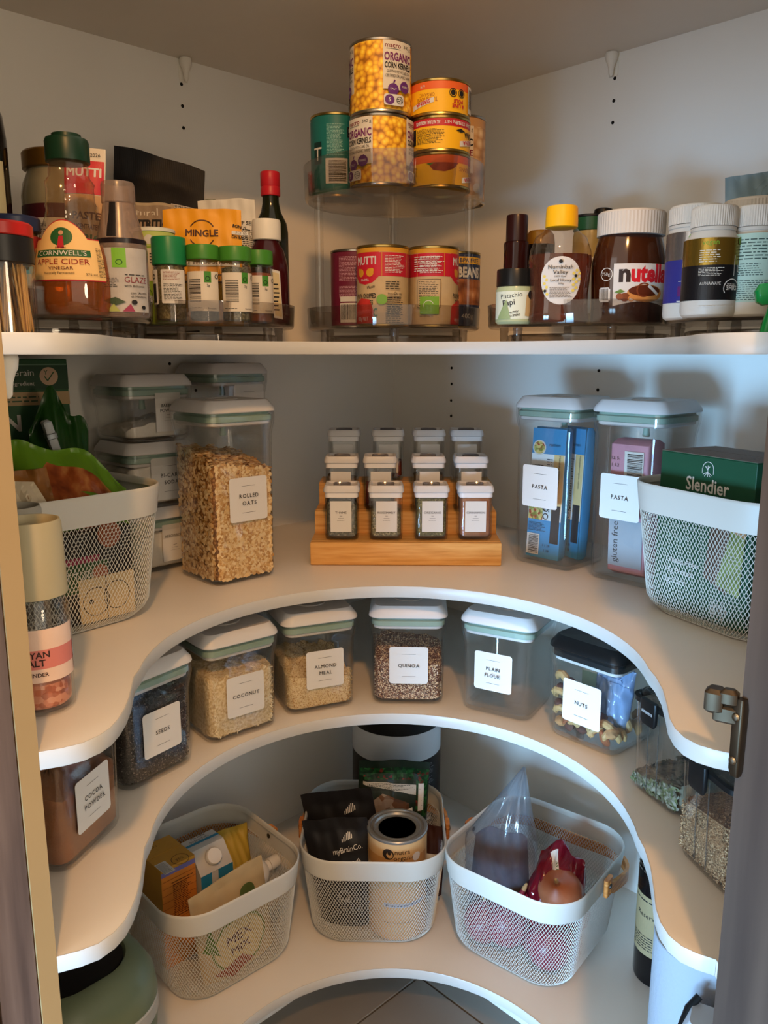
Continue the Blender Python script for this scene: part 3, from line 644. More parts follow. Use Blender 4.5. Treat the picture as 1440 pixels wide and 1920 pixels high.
# ------------------------------------------------------------------ nut canister and two clip-top containers
cx, cyaw = C3['nuts']
canister(['NUTS'], cx, Z3, cyaw, 0.146, 'clear canister labelled NUTS with a black lid', HW, 0.001, 0.060, lid=BLACKP, seal=BLACKP, lw=0.060)
def ell(g, rx, ry, rz, m, n=10, k=7, bump=0.0, rnd=None, taper=0.0, c=(0, 0, 0)):
    P = []
    for i in range(k+1):
        a = -PI/2+PI*i/k; P.append((max(math.cos(a), 1e-3), math.sin(a)))
    R = [[(c[0]+rx*r*math.cos(2*PI*j/n)*(1-taper*s)*(1+(rnd.uniform(-bump, bump) if rnd else 0)), c[1]+ry*r*math.sin(2*PI*j/n)*(1-taper*s)*(1+(rnd.uniform(-bump, bump) if rnd else 0)), c[2]+rz*s) for j in range(n)] for r, s in P]
    return g.loft(R, m, True, True)
CASH = mat('#b08f5e', .5, var=.06, vs=120); ALMD = mat('#8a4a26', .65, var=.2, vs=200, bump=.4, bs=500); WALN = mat('#a97c4e', .75, var=.3, vs=200, bump=.6, bs=300); RAIS = mat('#4a2a22', .7, var=.2, vs=200, bump=.5, bs=300)
g = G(); g.tube([(.0085*math.cos(a), .0085*math.sin(a), 0) for a in [math.radians(x) for x in (-15, 15, 50, 90, 130, 165, 195)]], .004, CASH, 9, rr=[.0015, .0040, .0050, .0048, .0046, .0038, .0014]); cm = g.mesh('cashew')
g = G(); ell(g, .0055, .0038, .0115, ALMD, taper=.25); am = g.mesh('almond')
rn = random.Random(2); g = G(); ell(g, .0085, .006, .009, WALN, n=12, k=8, bump=.22, rnd=rn); wm = g.mesh('walnut')
rn = random.Random(5); g = G(); ell(g, .008, .006, .007, RAIS, n=10, k=6, bump=.15, rnd=rn); dm = g.mesh('dried_date')
rnd = random.Random(12); spots = []
for r_, zz, cnt in ((0, .0135, 8), (1, .0255, 8), (2, .0385, 6), (3, .051, 4), (4, .063, 3), (5, .075, 2)):
    for k in range(cnt):
        if r_ < 2: x = -.040+.080*k/(cnt-1)
        else: x = -.043+.012*k+rnd.uniform(-.002, .002)
        spots.append((x, -.040+rnd.uniform(0, .004), zz+rnd.uniform(-.002, .002)))
for k in range(10): spots.append((rnd.uniform(-.04, .04), rnd.uniform(-.02, .03), .016+rnd.uniform(0, .008)))
for x in (-.042, .042):
    for k in range(4): spots.append((x, -.02+.016*k, .0135+.012*(k % 2)))
kinds = [('cashew', cm, 'pale curved cashew in the canister labelled NUTS', 'nut'), ('almond', am, 'brown whole almond in the canister labelled NUTS', 'nut'), ('walnut', wm, 'crinkled walnut piece in the canister labelled NUTS', 'nut'), ('dried_date', dm, 'dark brown dried fruit in the canister labelled NUTS', 'dried fruit')]
for i, s in enumerate(spots):
    nm, me, lb, ct = kinds[rnd.choice((0, 0, 0, 1, 2, 3, 3))]; p = inside(cx, cyaw, s[0], s[1])
    o = bpy.data.objects.new(nm, me); COL.objects.link(o); o.location = (p[0], p[1], Z3+s[2]+.003); o.scale = (1.18, 1.18, 1.18)
    o.rotation_euler = (rnd.uniform(.9, 2.2) if nm == 'cashew' else rnd.uniform(0, 3), rnd.uniform(-.4, .4), math.radians(cyaw)+rnd.uniform(-.8, .8)); tag(o, lb, ct, 'loose '+nm+'s in the nut canister')
def pillow(w, h, d, m, seed=1, wr=0.0, nx=30, nz=40, top=0.0, flatb=True, pinch=1.0, sag=0.012, tilt=0.0, peak=None):
    """a filled soft pouch standing on its base: front and back sheets joined at the edges"""
    rnd = random.Random(seed); ph = [rnd.uniform(0, 6) for _ in range(6)]
    def th(u, s):       # half thickness at u in -1..1, s in 0..1
        e = (1-abs(u)**2.6)**.6 if abs(u) < 1 else 0
        body = 1.0 if s < .55 else max(0.0, 1-((s-.55)/(.45-top))**1.5) if s < 1-top else 0.0
        if not flatb: body *= min(1, (s/.12))**.6
        return d/2*e*body+.0006
    def wrk(u, s): return wr*(math.sin(u*7+ph[0]+s*5)*math.sin(s*13+ph[1])+.6*math.sin(u*17+ph[2]+s*9+ph[3])+.5*math.sin(s*29+u*6+ph[4]))
    def front(a, b, o=0.0):
        u = max(-1, min(1, a/(w/2))); s = max(0, min(1, b/h)); k = 1-(1-pinch)*s
        if peak is not None: k = 1-max(0, (s-.52)/.48)*.97; a = a+peak*max(0, (s-.52)/.48)/max(k, .03)
        zz = b+h*s*s*(tilt*u-sag*u*u+sag*.35*math.sin(u*5+ph[5]))
        return (a*k, -th(u, s)-wrk(u, s)*(1 if abs(u) < .98 else 0)-o, zz)
    g = G(); v = []; f = []
    for sgn in (0, 1):
        o = len(v)
        for j in range(nz+1):
            for i in range(nx+1):
                a, b = -w/2+w*i/nx, h*j/nz; p = front(a, b)
                v.append(p if sgn == 0 else (p[0], th(max(-1, min(1, a/(w/2))), b/h)-wrk(-a/(w/2), b/h)*.6, p[2]))
        for j in range(nz):
            for i in range(nx):
                q = (o+j*(nx+1)+i, o+j*(nx+1)+i+1, o+(j+1)*(nx+1)+i+1, o+(j+1)*(nx+1)+i); f.append(q if sgn == 0 else tuple(reversed(q)))
    B = (nx+1)*(nz+1)
    for i in range(nx): f.append((i+1, i, B+i, B+i+1)); t_ = nz*(nx+1); f.append((t_+i, t_+i+1, B+t_+i+1, B+t_+i))
    for j in range(nz): f.append((j*(nx+1), (j+1)*(nx+1), B+(j+1)*(nx+1), B+j*(nx+1))); e = nx; f.append(((j+1)*(nx+1)+e, j*(nx+1)+e, B+j*(nx+1)+e, B+(j+1)*(nx+1)+e))
    g.add(v, f, m); return g, front
def pouch(name, label, cat, loc, rot, w, h, d, m, L=None, group=None, **kw):
    t = thing(name, label, cat, loc, 0, group, rot=tuple(math.radians(a) for a in rot)); g, fr = pillow(w, h, d, m, **kw); g.build('bag' if kw.get('wr', 0) > .0015 else 'pouch_body', t, ang=50)
    if L: L.build('print', t, fr, base=.0009)
    return t
p = inside(cx, cyaw, 0.018, -0.012)
L = Lab(); L.text('NATURAL', 0, .073, .004, mat('#24406a', .5), w=.04); L.greek(-.022, .071, .022, .066, 2, mat('#24406a', .5)); L.rect(-.026, .062, .026, .0625, mat('#24406a', .5))
pouch('nut_bag', 'crumpled pale blue plastic bag inside the nut canister', 'bag', (p[0], p[1], Z3+.030), (0, 6, cyaw), .056, .084, .030, clear('#a9c4e6', .55, '#9db9e0', .12), L, wr=.0022, seed=4, top=.05)
p = inside(cx, cyaw, -.012, .006); g = G(); g.rsq([(.022, .006, .003, .06), (.026, .006, .003, .064), (.026, .006, .003, .108), (.023, .005, .003, .110)], mat('#9fc7b4', .5), k=3); g.box(-.024, .024, -.0066, -.0060, .085, .1, mat('#dfeee6', .5))
tag(g.build('mint_box', None, (p[0], p[1], Z3-.0), (0, 0, math.radians(cyaw+4))), 'pale mint green card box inside the nut canister', 'box')
# clip-top containers
def cliptop(label, A, yaw, hx, hy, h, word):
    k = (math.cos(math.radians(yaw)), math.sin(math.radians(yaw))); c = (A[0]+hx*k[0]-hy*k[1], A[1]+hx*k[1]+hy*k[0])
    t = thing('clip_top_container', label, 'container', (c[0], c[1], Z3+.0005), yaw, 'clear clip-top containers with black seals'); r = .016; tt = .002
    g = G(); o = [(hx-.010, hy-.010, r*.7, 0), (hx-.005, hy-.005, r, .002), (hx-.0035, hy-.0035, r, .008), (hx-.001, hy-.001, r, h-.020), (hx, hy, r, h-.014)]
    g.rsq(o+[(a-tt, b-tt, q, z) for a, b, q, z in reversed(o[1:])]+[(hx-.012, hy-.012, r*.7, .004)], clear('#f8f7f5', .010, '#b9b4ae', .03), k=6); g.build('body', t, ang=50)
    g = G(); g.rsq([(hx, hy, r, h-.0145), (hx+.0016, hy+.0016, r, h-.013), (hx+.0016, hy+.0016, r, h-.0075), (hx-.002, hy-.002, r, h-.0065), (hx-.0045, hy-.0045, r*.9, h-.0085), (hx-.0045, hy-.0045, r*.9, h-.014)], BLACKP, k=6, cap0=False, cap1=False); sl_ = g.build('seal', t)
    g = G(); g.rsq([(hx-.0048, hy-.0048, r*.9, h-.013), (hx-.0048, hy-.0048, r*.9, h-.004), (hx-.006, hy-.006, r*.85, h-.001), (hx-.009, hy-.009, r*.7, h), (hx-.013, hy-.013, r*.6, h-.004)], clear('#dedbd8', .04, '#6a655f', .05), k=6); lid = g.build('lid', t, ang=50)
    for s in (-1, 1):
        g = G(); g.rsq([(.011, .0018, .004, h-.033), (.014, .0026, .005, h-.028), (.0145, .003, .004, h-.008), (.0140, .003, .004, h-.003)], BLACKP, k=4); c2 = g.build('clip', lid, (-.006 if s < 0 else 0, s*(hy+.0035), 0))
        if s < 0:
            L = Lab(step=1); L.text(word, 0, 0, .0046, mat('#c9c6c2', .4), w=.023); L.build('lettering', c2, flat(-.0030, 0, h-.0185))
    for s in (-1, 1):
        g = G(); g.tube([(s*hx*.20-.002, -hy+.0036, .008), (s*hx*.20-.002, -hy+.0006, h-.018)], .0007, clear('#dcdad6', .1, '#8e8a86', .03), 6); g.build('rib', t)
    return c
SC1 = cliptop('clear clip-top container of pumpkin and sunflower seeds beside the nuts', (0.300, 0.921), -71, .046, .055, .128, 'sistema')
PS = [mat('#67624f', .6), mat('#565244', .6), mat('#7a7462', .6), mat('#434828', .6), mat('#525230', .6)]
g = G(); rnd = random.Random(3); SEEDM = mat('#77715f', .8, var=.2, vs=150)
e = rring(.0405, .0495, .014, 0); R = [[(x*.9, y*.9, .006) for x, y, _ in e], [(x, y, .011) for x, y, _ in e]]+[[(x*k, y*k, .030+.30*(x*k)+.10*(y*k)+.010*(1-k)) for x, y, _ in e] for k in (.99, .7, .4, .02)]
g.loft(R, SEEDM, True, True); o = g.build('mixed_seeds', None, (SC1[0], SC1[1], Z3+.0005), (0, 0, math.radians(-71))); tag(o, 'heap of pumpkin and sunflower seeds inside the clip-top container', 'seeds', kind='stuff')
gg = G()
def seed(g, p, n, rnd):
    d = unit((rnd.uniform(-1, 1), rnd.uniform(-1, 1), rnd.uniform(-1, 1))); d = unit(d-n*d.dot(n)*.6); e = unit(d.cross(n)); m = rnd.choice(PS); a, b = rnd.uniform(.0045, .006), rnd.uniform(.0019, .003)
    ring = [p+d*a*math.cos(x)+e*b*math.sin(x)*(1-.25*math.cos(x)) for x in [2*PI*k/8 for k in range(8)]]
    g.add([p+n*.0013]+ring+[p-n*.0006], [(0, k+1, (k+1) % 8+1) for k in range(8)], m)
for _ in range(650):
    f = rnd.random()
    if f < .4: x = rnd.uniform(-.039, .039); p = Vector((x, -.0492, rnd.uniform(.008, max(.012, .025+.3*x)))); n = Vector((0, -1, 0))
    elif f < .55: y = rnd.uniform(-.046, .046); p = Vector((-.0403, y, rnd.uniform(.008, .02))); n = Vector((-1, 0, 0))
    else: x, y = rnd.uniform(-.038, .038), rnd.uniform(-.047, .047); p = Vector((x, y, .031+.30*x+.10*y+rnd.uniform(0, .006))); n = Vector((0, 0, 1))
    seed(gg, p, n, rnd)
gg.build('loose_seeds', o, kind='stuff')
SC2 = cliptop('clear clip-top container of brown linseed nearest the door', (0.309, 0.787), -77, .048, .060, .124, '')
LIN = ramp_mat('linseed', 'VORONOI', 640, [(0, '#c2a07a'), (.45, '#8a6848'), (1, '#52381f')], .6, .7, out='Color')
g = G(); e = rring(.0425, .0545, .014, 0); R = [[(x*.9, y*.9, .006) for x, y, _ in e], [(x, y, .011) for x, y, _ in e]]+[[(x*k, y*k, .066+.12*(x*k)+.003*(1-k)) for x, y, _ in e] for k in (.99, .7, .4, .02)]
g.loft(R, LIN, True, True); o = g.build('linseed', None, (SC2[0], SC2[1], Z3+.0005), (0, 0, math.radians(-77))); tag(o, 'brown linseed filling half of the clip-top container by the door', 'seeds', kind='stuff')
gg = G(); LK = [mat(x, .6) for x in ('#a5835e', '#7d5c3c', '#553920', '#8d6c4a', '#b99c78')]; f = grain(LK, .00085, 1.5)
for _ in range(3600):
    q = rnd.random()
    if q < .6: x = rnd.uniform(-.041, .041); f(gg, Vector((x, -.0545, rnd.uniform(.007, .064+.12*x))), None, rnd)
    elif q < .75: f(gg, Vector((-.0425, rnd.uniform(-.052, .052), rnd.uniform(.007, .06))), None, rnd)
    else: x, y = rnd.uniform(-.04, .04), rnd.uniform(-.052, .052); f(gg, Vector((x, y, .067+.12*x)), None, rnd)
gg.build('loose_linseed', o, kind='stuff')
# ------------------------------------------------------------------ white mesh baskets with plywood handles
BW = mat('#c0bdb4', 0.42); BHX, BHY, BH = 0.120, 0.125, 0.168; RIMH = 0.036
def bsec(z, grow=0.0):
    s = z/BH; dip = 0.012*max(0, 1-z/0.022)**2
    return (BHX-0.019*(1-s)-dip+grow, BHY-0.019*(1-s)-dip+grow, 0.062-0.012*(1-s)-dip*.3+grow)
def ring_pts(z, N, grow=0.0):
    e = rring(*bsec(z, grow), z, k=14); seg = [math.dist(e[i], e[(i+1) % len(e)]) for i in range(len(e))]; tot = sum(seg); out = []; i = 0; acc = 0
    for k in range(N):
        tgt = tot*k/N
        while acc+seg[i] < tgt: acc += seg[i]; i += 1
        q = (tgt-acc)/seg[i]; a, b = e[i], e[(i+1) % len(e)]; out.append(Vector((a[0]+(b[0]-a[0])*q, a[1]+(b[1]-a[1])*q, z)))
    return out
def basket_meshes():
    N = 164; zs = [0.0015]; n = 15
    for j in range(n): zs.append(0.0015+(BH-RIMH+0.004-0.0015)*(j+1)/n)
    lv = [ring_pts(z, N) for z in zs]; w = G()
    for sgn in (1, -1):
        for i in range(N):
            path = [lv[j][(i+sgn*j) % N] for j in range(len(zs))]; rings = []; off = 0.0004*sgn
            for j, p in enumerate(path):
                nn = unit((p.x, p.y, 0)); t = unit(path[min(j+1, n)]-path[max(j-1, 0)]); b = unit(t.cross(nn)); p = p+nn*off
                rings.append([p+b*0.00046, p+nn*0.0005, p-b*0.00046, p-nn*0.0004])
            w.loft(rings, BW)
    r = G(); zt = BH
    def S(z, gr): a = bsec(z, gr); return (a[0], a[1], a[2], z)
    r.rsq([S(zt-RIMH, .0008), S(zt-RIMH, .0020), S(zt-.004, .0020), S(zt-.0012, .0014), S(zt, .0), S(zt-.0012, -.0014), S(zt-.004, -.0018), S(zt-.009, -.0018), S(zt-.009, .0006)], BW, k=12, cap0=False, cap1=False)
    b = G(); a = bsec(0.0); b.rsq([(a[0]-.002, a[1]-.002, a[2], -.0006), (a[0]+.001, a[1]+.001, a[2], .0004), (a[0]+.001, a[1]+.001, a[2], .0022), (a[0]-.003, a[1]-.003, a[2], .0026)], BW, k=10)
    PLY = ramp_mat('plywood', 'NOISE', 30, [(0.3, '#a9602a'), (0.6, '#cf8846'), (0.8, '#dfa468')], .45, .05, stretch=(1, 1, 10))
    h = G(); pts = []
    e = ring_pts(BH-.02, 96, 0.010); pts = [p for p in e if p.y > -.004]; pts.sort(key=lambda p: math.atan2(p.y, p.x))
    ri = []
    for k, p in enumerate(pts):
        q = k/(len(pts)-1); drop = .034*math.sin(PI*q)**.6; nn = unit((p.x, p.y, 0)); z = BH-.020-drop
        ri.append([Vector((p.x, p.y, z))+nn*dx+Vector((0, 0, dz)) for dx, dz in ((-.0028, -.010), (.0028, -.010), (.0028, .010), (-.0028, .010))])
    h.loft(ri, PLY, True, True)
    for s in (-1, 1): h.rsq([(.0036, .011, .003, BH-.034, s*(BHX+.0065), 0), (.0036, .011, .003, BH-.006, s*(BHX+.0065), 0)], PLY, k=3)
    sc = G()
    for s in (-1, 1):
        M_ = Matrix.Translation((s*(BHX+.0102), 0, BH-.019)) @ Matrix.Rotation(s*PI/2, 4, 'Y'); q = G(); q.lathe([(.0040, 0), (.0040, .0012), (.0015, .002), (.0003, .002)], mat('#4a4642', .35, .8), 14); q.xform(M_); sc.add(q.v, q.f, q.mats[0])
        q = G(); q.lathe([(.0040, 0), (.0040, .0012), (.0005, .0022)], mat('#4a4642', .35, .8), 14); q.xform(Matrix.Translation((s*(BHX-.0022), 0, BH-.019)) @ Matrix.Rotation(-s*PI/2, 4, 'Y')); sc.add(q.v, q.f, q.mats[0])
    return [('wire_mesh', w.mesh('wire_mesh', 60)), ('rim', r.mesh('rim', 60)), ('base', b.mesh('base', 40)), ('handle', h.mesh('handle', 40)), ('pivot_screw', sc.mesh('pivot_screw', 40))]
BM = basket_meshes()
def basket(label, xy, z, yaw):
    t = thing('mesh_basket', label, 'basket', (xy[0], xy[1], z+.0012), yaw, 'white mesh baskets with plywood handles'); hd = None
    for n, me in BM:
        o = bpy.data.objects.new(n, me); COL.objects.link(o); o.parent = hd if n == 'pivot_screw' else t
        if n == 'handle': hd = o
        if n == 'wire_mesh': o['kind'] = 'stuff'
    return lambda dx, dy: inside(xy, yaw, dx, dy)
BL = basket('white mesh basket of cartons on the lowest shelf, left of three', (-0.284, 1.166), Z4, 42)
BC = basket('white mesh basket of black pouches and a tin, middle of the lowest shelf', (-0.017, 1.270), Z4, -1)
BR = basket('white mesh basket of onions on the lowest shelf, right of three', (0.247, 1.192), Z4, -38.5)
BA = basket('white mesh basket of crouton bags on the second shelf, left', (-0.430, 0.985), Z2, 50)
BB = basket('white mesh basket with a green box on the second shelf, right', (0.469, 0.987), Z2, -64)
def carton_box(name, label, cat, xy, z, yaw, w, d, h, m, faces=(), tilt=(0, 0), lid=None):
    t = thing(name, label, cat, (xy[0], xy[1], z), 0, rot=(math.radians(tilt[0]), math.radians(tilt[1]), math.radians(yaw))); g = G()
    g.box(-w/2, w/2, -d/2, d/2, 0, h, m, .0008); g.build('box_body', t, smooth=False)
    g = G(); g.box(-w/2, w/2, -d/2+.0004, -d*.02, h, h+.0007, m); g.box(-w/2, w/2, d*.02, d/2-.0004, h, h+.0007, m); g.build('top_flap', t, smooth=False)
    for L, fn, nm in faces: L.build(nm, t, fn)
    return t
# left basket
OCH = mat('#b8862e', .55, var=.05); ORG = mat('#c77a2e', .55, var=.06)
w, d, h = .060, .078, .172; L1 = Lab(step=1); L1.rect(-w/2, 0, w/2, h-.012, ORG); L1.rect(-w/2, h-.012, w/2, h-.004, mat('#6f6aa0', .5))
for k in range(12): L1.rect(-w/2, .02+k*.012, w/2, .0206+k*.012, mat('#8a4a1c', .6))
L1.rect(-.014, .085, .024, .086, INK).rect(-.014, .145, .024, .146, INK).greek(-.012, .143, .022, .088, 12, mat('#5a2f14', .6))
L2 = Lab(step=1); L2.ring(.008, -.032, .014, .0008, INK).text('75%', .008, -.034, .006, mat('#5a3a14', .6)).text('bars', -.008, .022, .007, mat('#7a5218', .6)); L2.rect(-w/2, -.052, -.012, -.020, PAPER).greek(-w/2+.001, -.022, -.013, -.050, 9)
p = BL(-.054, .036); carton_box('snack_box', 'orange and ochre card box standing in the left lowest basket', 'box', p, Z4+.005, 45, w, d, h, OCH, [(L1, flat(-d/2-.0004), 'front_print'), (L2, flat_top(h+.0009), 'top_print')])
t = thing('milk_carton', 'white and blue drink carton with a white screw cap', 'carton', (*BL(.016, .030), Z4+.005), 44); TEAL = mat('#2a7fa8', .4); CW = mat('#c2c0bc', .45); g = G(); w = .030
prof = [(-w, 0), (-w, .128), (-.004, .160), (w, .160), (w, 0)]
v = [(-w, a, b) for a, b in prof]+[(w, a, b) for a, b in prof]; g.add(v, [(0, 1, 2, 3, 4), (9, 8, 7, 6, 5)]+[(j, 5+j, 5+(j+1) % 5, (j+1) % 5) for j in range(5)], CW); g.build('carton_body', t, smooth=False)
L = Lab(step=1); L.rect(-w, 0, w, .128, mat('#b9814e', .5, var=.1, vs=80)); L.poly([(-w, .128), (-w, .085), (-.012, .070), (.002, .09), (w, .11), (w, .128)], TEAL); L.rect(-.010, .05, .002, .128, CW); L.ring(.014, .098, .008, .001, CW); L.build('front_print', t, flat(-w-.0002))
L = Lab(step=1); L.rect(-w, -.003, w, .003, TEAL).text('1% milk', 0, .012, .006, INK, w=.05).greek(-.02, .009, .02, .004, 2); L.build('top_print', t, lambda a, b, o: (a, b+.012, .1602+o))
sl = math.atan2(.032, .026); g = G(); g.lathe([(.0125, 0), (.0132, .001), (.0132, .009), (.0122, .0105), (.0005, .0108)], mat('#dedcd8', .4), 36); g.build('screw_cap', t, (0, -.017, .1445), (sl, 0, 0))
p = BL(.066, .032); pouch('yellow_bag', 'soft yellow bag slumped at the back of the left lowest basket', 'bag', (p[0], p[1], Z4+.006), (-12, 4, 40), .072, .150, .050, mat('#b4983a', .5, bump=.2, bs=40), None, wr=.0018, seed=9, top=.06)
t = thing('white_tub', 'white rounded plastic bottle lying in the left lowest basket', 'bottle', (*BL(.030, -.040), Z4+.120), rot=(0, math.radians(84), math.radians(44))); g = G(); g.lathe([(.0005, -.055), (.016, -.054), (.0215, -.048), (.023, -.030), (.023, .030), (.0215, .045), (.016, .052), (.009, .056), (.009, .062)], mat('#d8d3cc', .4), 30); g.build('bottle_body', t)
g = G(); g.lathe([(.0105, .0625), (.0105, .078), (.0095, .080), (.0005, .080)], mat('#cfc9c0', .4), 24); g.build('cap', t)
BEI = mat('#b7a079', .75, var=.05, vs=30, bump=.1, bs=300); L = Lab(); L.text('macro', -.045, .118, .010, mat('#3a2c22', .6), 'l', .01).greek(-.045, .115, .0, .111, 1, mat('#3a2c22', .6)); L.disc(.028, .128, .014, mat('#4d5c2a', .6)); L.disc(.0, .055, .046, mat('#c7b07a', .7)).ring(.0, .055, .048, .004, mat('#6d7a34', .6)).text('MEX', 0, .060, .016, mat('#4a2430', .6), bold=.03).text('MIX', 0, .038, .014, mat('#4a2430', .6), bold=.03); L.poly([(-.05, .02), (.0, .03), (.02, .01), (-.02, .0)], mat('#8a3a1e', .6)).poly([(-.06, .07), (-.045, .11), (-.035, .05)], mat('#55702c', .6))
p = BL(.012, -.068); pouch('kraft_pouch', 'beige kraft pouch with a green emblem at the front of the left lowest basket', 'pouch', (p[0], p[1], Z4+.006), (3, -8, 42), .130, .172, .026, BEI, L, wr=.0010, seed=3, top=.10)
# middle basket
BLK = mat('#1b1a1c', .42, bump=.15, bs=50); SIL = mat('#d9d6d0', .5)
def brain(L, x, y, s, m=SIL):
    for k, hh in enumerate((.35, .55, .75, .9, 1, .95, .7)): L.rect(x+(k-3)*s*.17-s*.045, y+s*.12*(k*.5)-s*.0, x+(k-3)*s*.17+s*.045, y+s*.12*(k*.5)*.4+hh*s*.85, m)
L = Lab(); brain(L, .020, .163, .018)
p = BC(-.034, .026); pouch('black_pouch', 'matte black pouch at the back left of the middle basket', 'pouch', (p[0], p[1], Z4+.010), (5, -9, -6), .126, .206, .040, BLK, L, 'black pouches', wr=.0008, seed=21, top=.12)
L = Lab(); brain(L, .018, .150, .016); L.text('myBrainCo.', .018, .136, .0085, SIL, w=.050, rot=8).text('mylk', .030, .118, .006, SIL, rot=8); L.text('Q', 0, .050, .02, mat('#8a8783', .5))
p = BC(-.036, -.040); pouch('black_pouch', 'matte black pouch lettered myBrainCo. leaning beside the tin', 'pouch', (p[0], p[1], Z4+.006), (2, -9, -8), .112, .190, .045, BLK, L, 'black pouches', wr=.0008, seed=22, top=.12)
t = thing('powder_tin', 'tan powder tin lettered nutra organics with a steel lid', 'tin', (*BC(.040, -.048), Z4+.005), -2); TAN = mat('#c69c68', .5, var=.03); STL = mat('#8d8b86', .32, .5); R_ = .0495; Hh = .180; g = G()
g.lathe([(R_-.002, 0), (R_, .0015), (R_, Hh-.004)], mat('#cda572', .5), 48); g.build('can_body', t)
g = G(); g.lathe([(R_, Hh-.005), (R_+.0012, Hh-.003), (R_+.0012, Hh-.001), (R_, Hh+.0005), (R_-.004, Hh+.0005), (R_-.0055, Hh-.003), (R_-.008, Hh-.003), (R_-.009, Hh-.0005), (R_-.011, Hh-.0005), (R_-.013, Hh-.0035), (R_-.018, Hh-.004), (.0005, Hh-.004)], STL, 48); g.build('lid', t, ang=25)
DK = mat('#2a211c', .6); L = Lab(step=.003); L.rect(-.06, .130, .06, .150, mat('#b9854a', .5)); L.text('nutra', -.003, .158, .0085, DK, 'l', 0).text('organics', -.005, .1475, .0085, DK, 'l', 0); L.disc(-.014, .1575, .0095, DK).disc(-.0115, .1565, .0055, TAN).disc(-.012, .1595, .003, DK); L.disc(.034, .150, .0075, mat('#cfc8c4', .5)); L.text('VANILLA', .012, .134, .004, DK)
L.rect(-.022, .062, .052, .069, mat('#a8b0c0', .5), r=.003).greek(-.018, .068, .046, .063, 1, mat('#333a4a', .5)).greek(-.02, .035, .03, .033, 1, DK); L.build('label', t, cyl(R_))
GRN = ramp_mat('green_leaf_print', 'VORONOI', 190, [(0, '#2f6b33'), (.4, '#123a1a'), (.75, '#0d2312'), (.95, '#8a2a22')], .4, out='Color'); BRK = ramp_mat('chocolate_print', 'VORONOI', 70, [(0, '#7a5a44'), (.4, '#4a3226'), (.8, '#8f8378')], .45, out='Color')
L = Lab(); L.rect(-.062, .205, .062, .226, GRN).rect(-.060, .165, .045, .200, mat('#26302a', .4)); L.poly([(-.055, .202), (.045, .196), (.045, .178), (-.02, .190), (-.055, .196)], mat('#b9b9b2', .5)); L.greek(-.048, .199, .04, .186, 4); L.poly([(-.055, .06), (-.058, .15), (-.020, .182), (.028, .165), (.034, .06)], BRK); L.poly([(.012, .150), (.034, .158), (.038, .12), (.018, .11)], PAPER).text('5 SERVES', .024, .115, .006, INK, 'l', .01, rot=80, w=.04); L.rect(.040, .02, .060, .205, GRN).rect(.044, .150, .054, .200, PAPER).text('COFFEE BARK', .052, .05, .009, mat('#a8c27a', .5), 'l', 0, rot=88, w=.09)
p = BC(.026, .070); pouch('bark_pouch', 'glossy dark pouch with green leaf border behind the tan tin', 'pouch', (p[0], p[1], Z4+.006), (3, 2, 2), .126, .240, .045, mat('#1d2a20', .35), L, wr=.0012, seed=31, top=.10)
L = Lab(); L.rect(-.020, .090, -.010, .128, PAPER, r=.003); L.rect(-.03, .070, .03, .082, PAPER)
p = BC(.092, -.005); pouch('brown_packet', 'dark brown packet with a white tab at the right of the middle basket', 'packet', (p[0], p[1], Z4+.030), (0, 3, -14), .052, .130, .020, mat('#3a1f18', .4), L, wr=.0006, seed=32, top=.06)
# right basket
p = BR(-.062, -.002); t = thing('clear_bag', 'pointed clear plastic bag of dark dried fruit in the right lowest basket', 'bag', (p[0], p[1], Z4+.006), -16); FILM = clear('#eef0f4', .10, '#c2c8d2', .12)
g, fr = pillow(.122, .285, .084, FILM, seed=81, wr=.0020, top=.03, sag=.0, peak=.034); g.build('film', t, ang=30)
g, fr = pillow(.108, .165, .074, mat('#3f2c33', .7, var=.35, vs=70, bump=.8, bs=110), seed=83, wr=.0022, top=.0, pinch=.8, sag=.08); tag(g.build('dried_fruit', None, (p[0], p[1], Z4+.008), (0, 0, math.radians(-16))), 'dark purple dried fruit filling the pointed clear bag', 'dried fruit', kind='stuff')
rnd = random.Random(8)
ONI = mat('#7a2438', .35, var=.2, vs=25, stretch=(1, 1, .15)); ONB = mat('#9a5a3a', .4, var=.2, vs=30, stretch=(1, 1, .15))
def onion(label, xyz, r, m, rot):
    t = thing('onion', label, 'onion', xyz, 0, 'onions in the right lowest basket', rot=rot); g = G()
    g.lathe([(.0005, -r*.98), (r*.25, -r*.96), (r*.6, -r*.8), (r*.9, -r*.42), (r, 0), (r*.92, r*.4), (r*.65, r*.72), (r*.32, r*.92), (r*.14, r*1.08), (r*.09, r*1.3)], m, 28); g.build('bulb', t)
    g = G(); g.lathe([(r*.09, r*1.28), (r*.10, r*1.42), (r*.05, r*1.6), (.0004, r*1.62)], mat('#a98a5e', .8), 10); g.build('dry_neck', t)
for k, (dx, dy, z, r, m) in enumerate(((-.012, -.060, .055, .040, ONI), (.060, -.058, .046, .037, ONI), (.045, .030, .050, .041, ONB), (.055, -.015, .112, .036, ONB), (-.05, -.07, .042, .034, ONI))):
    p = BR(dx, dy); onion(('red onion low at the front of the right lowest basket', 'red onion in the front right corner of the lowest basket', 'brown onion at the back of the right lowest basket', 'brown onion on top, inside the red net bag', 'red onion in the front left corner of the lowest basket')[k], (p[0], p[1], Z4+.004+z), r, m, (rnd.uniform(-.6, .6), rnd.uniform(-.6, .6), 0))
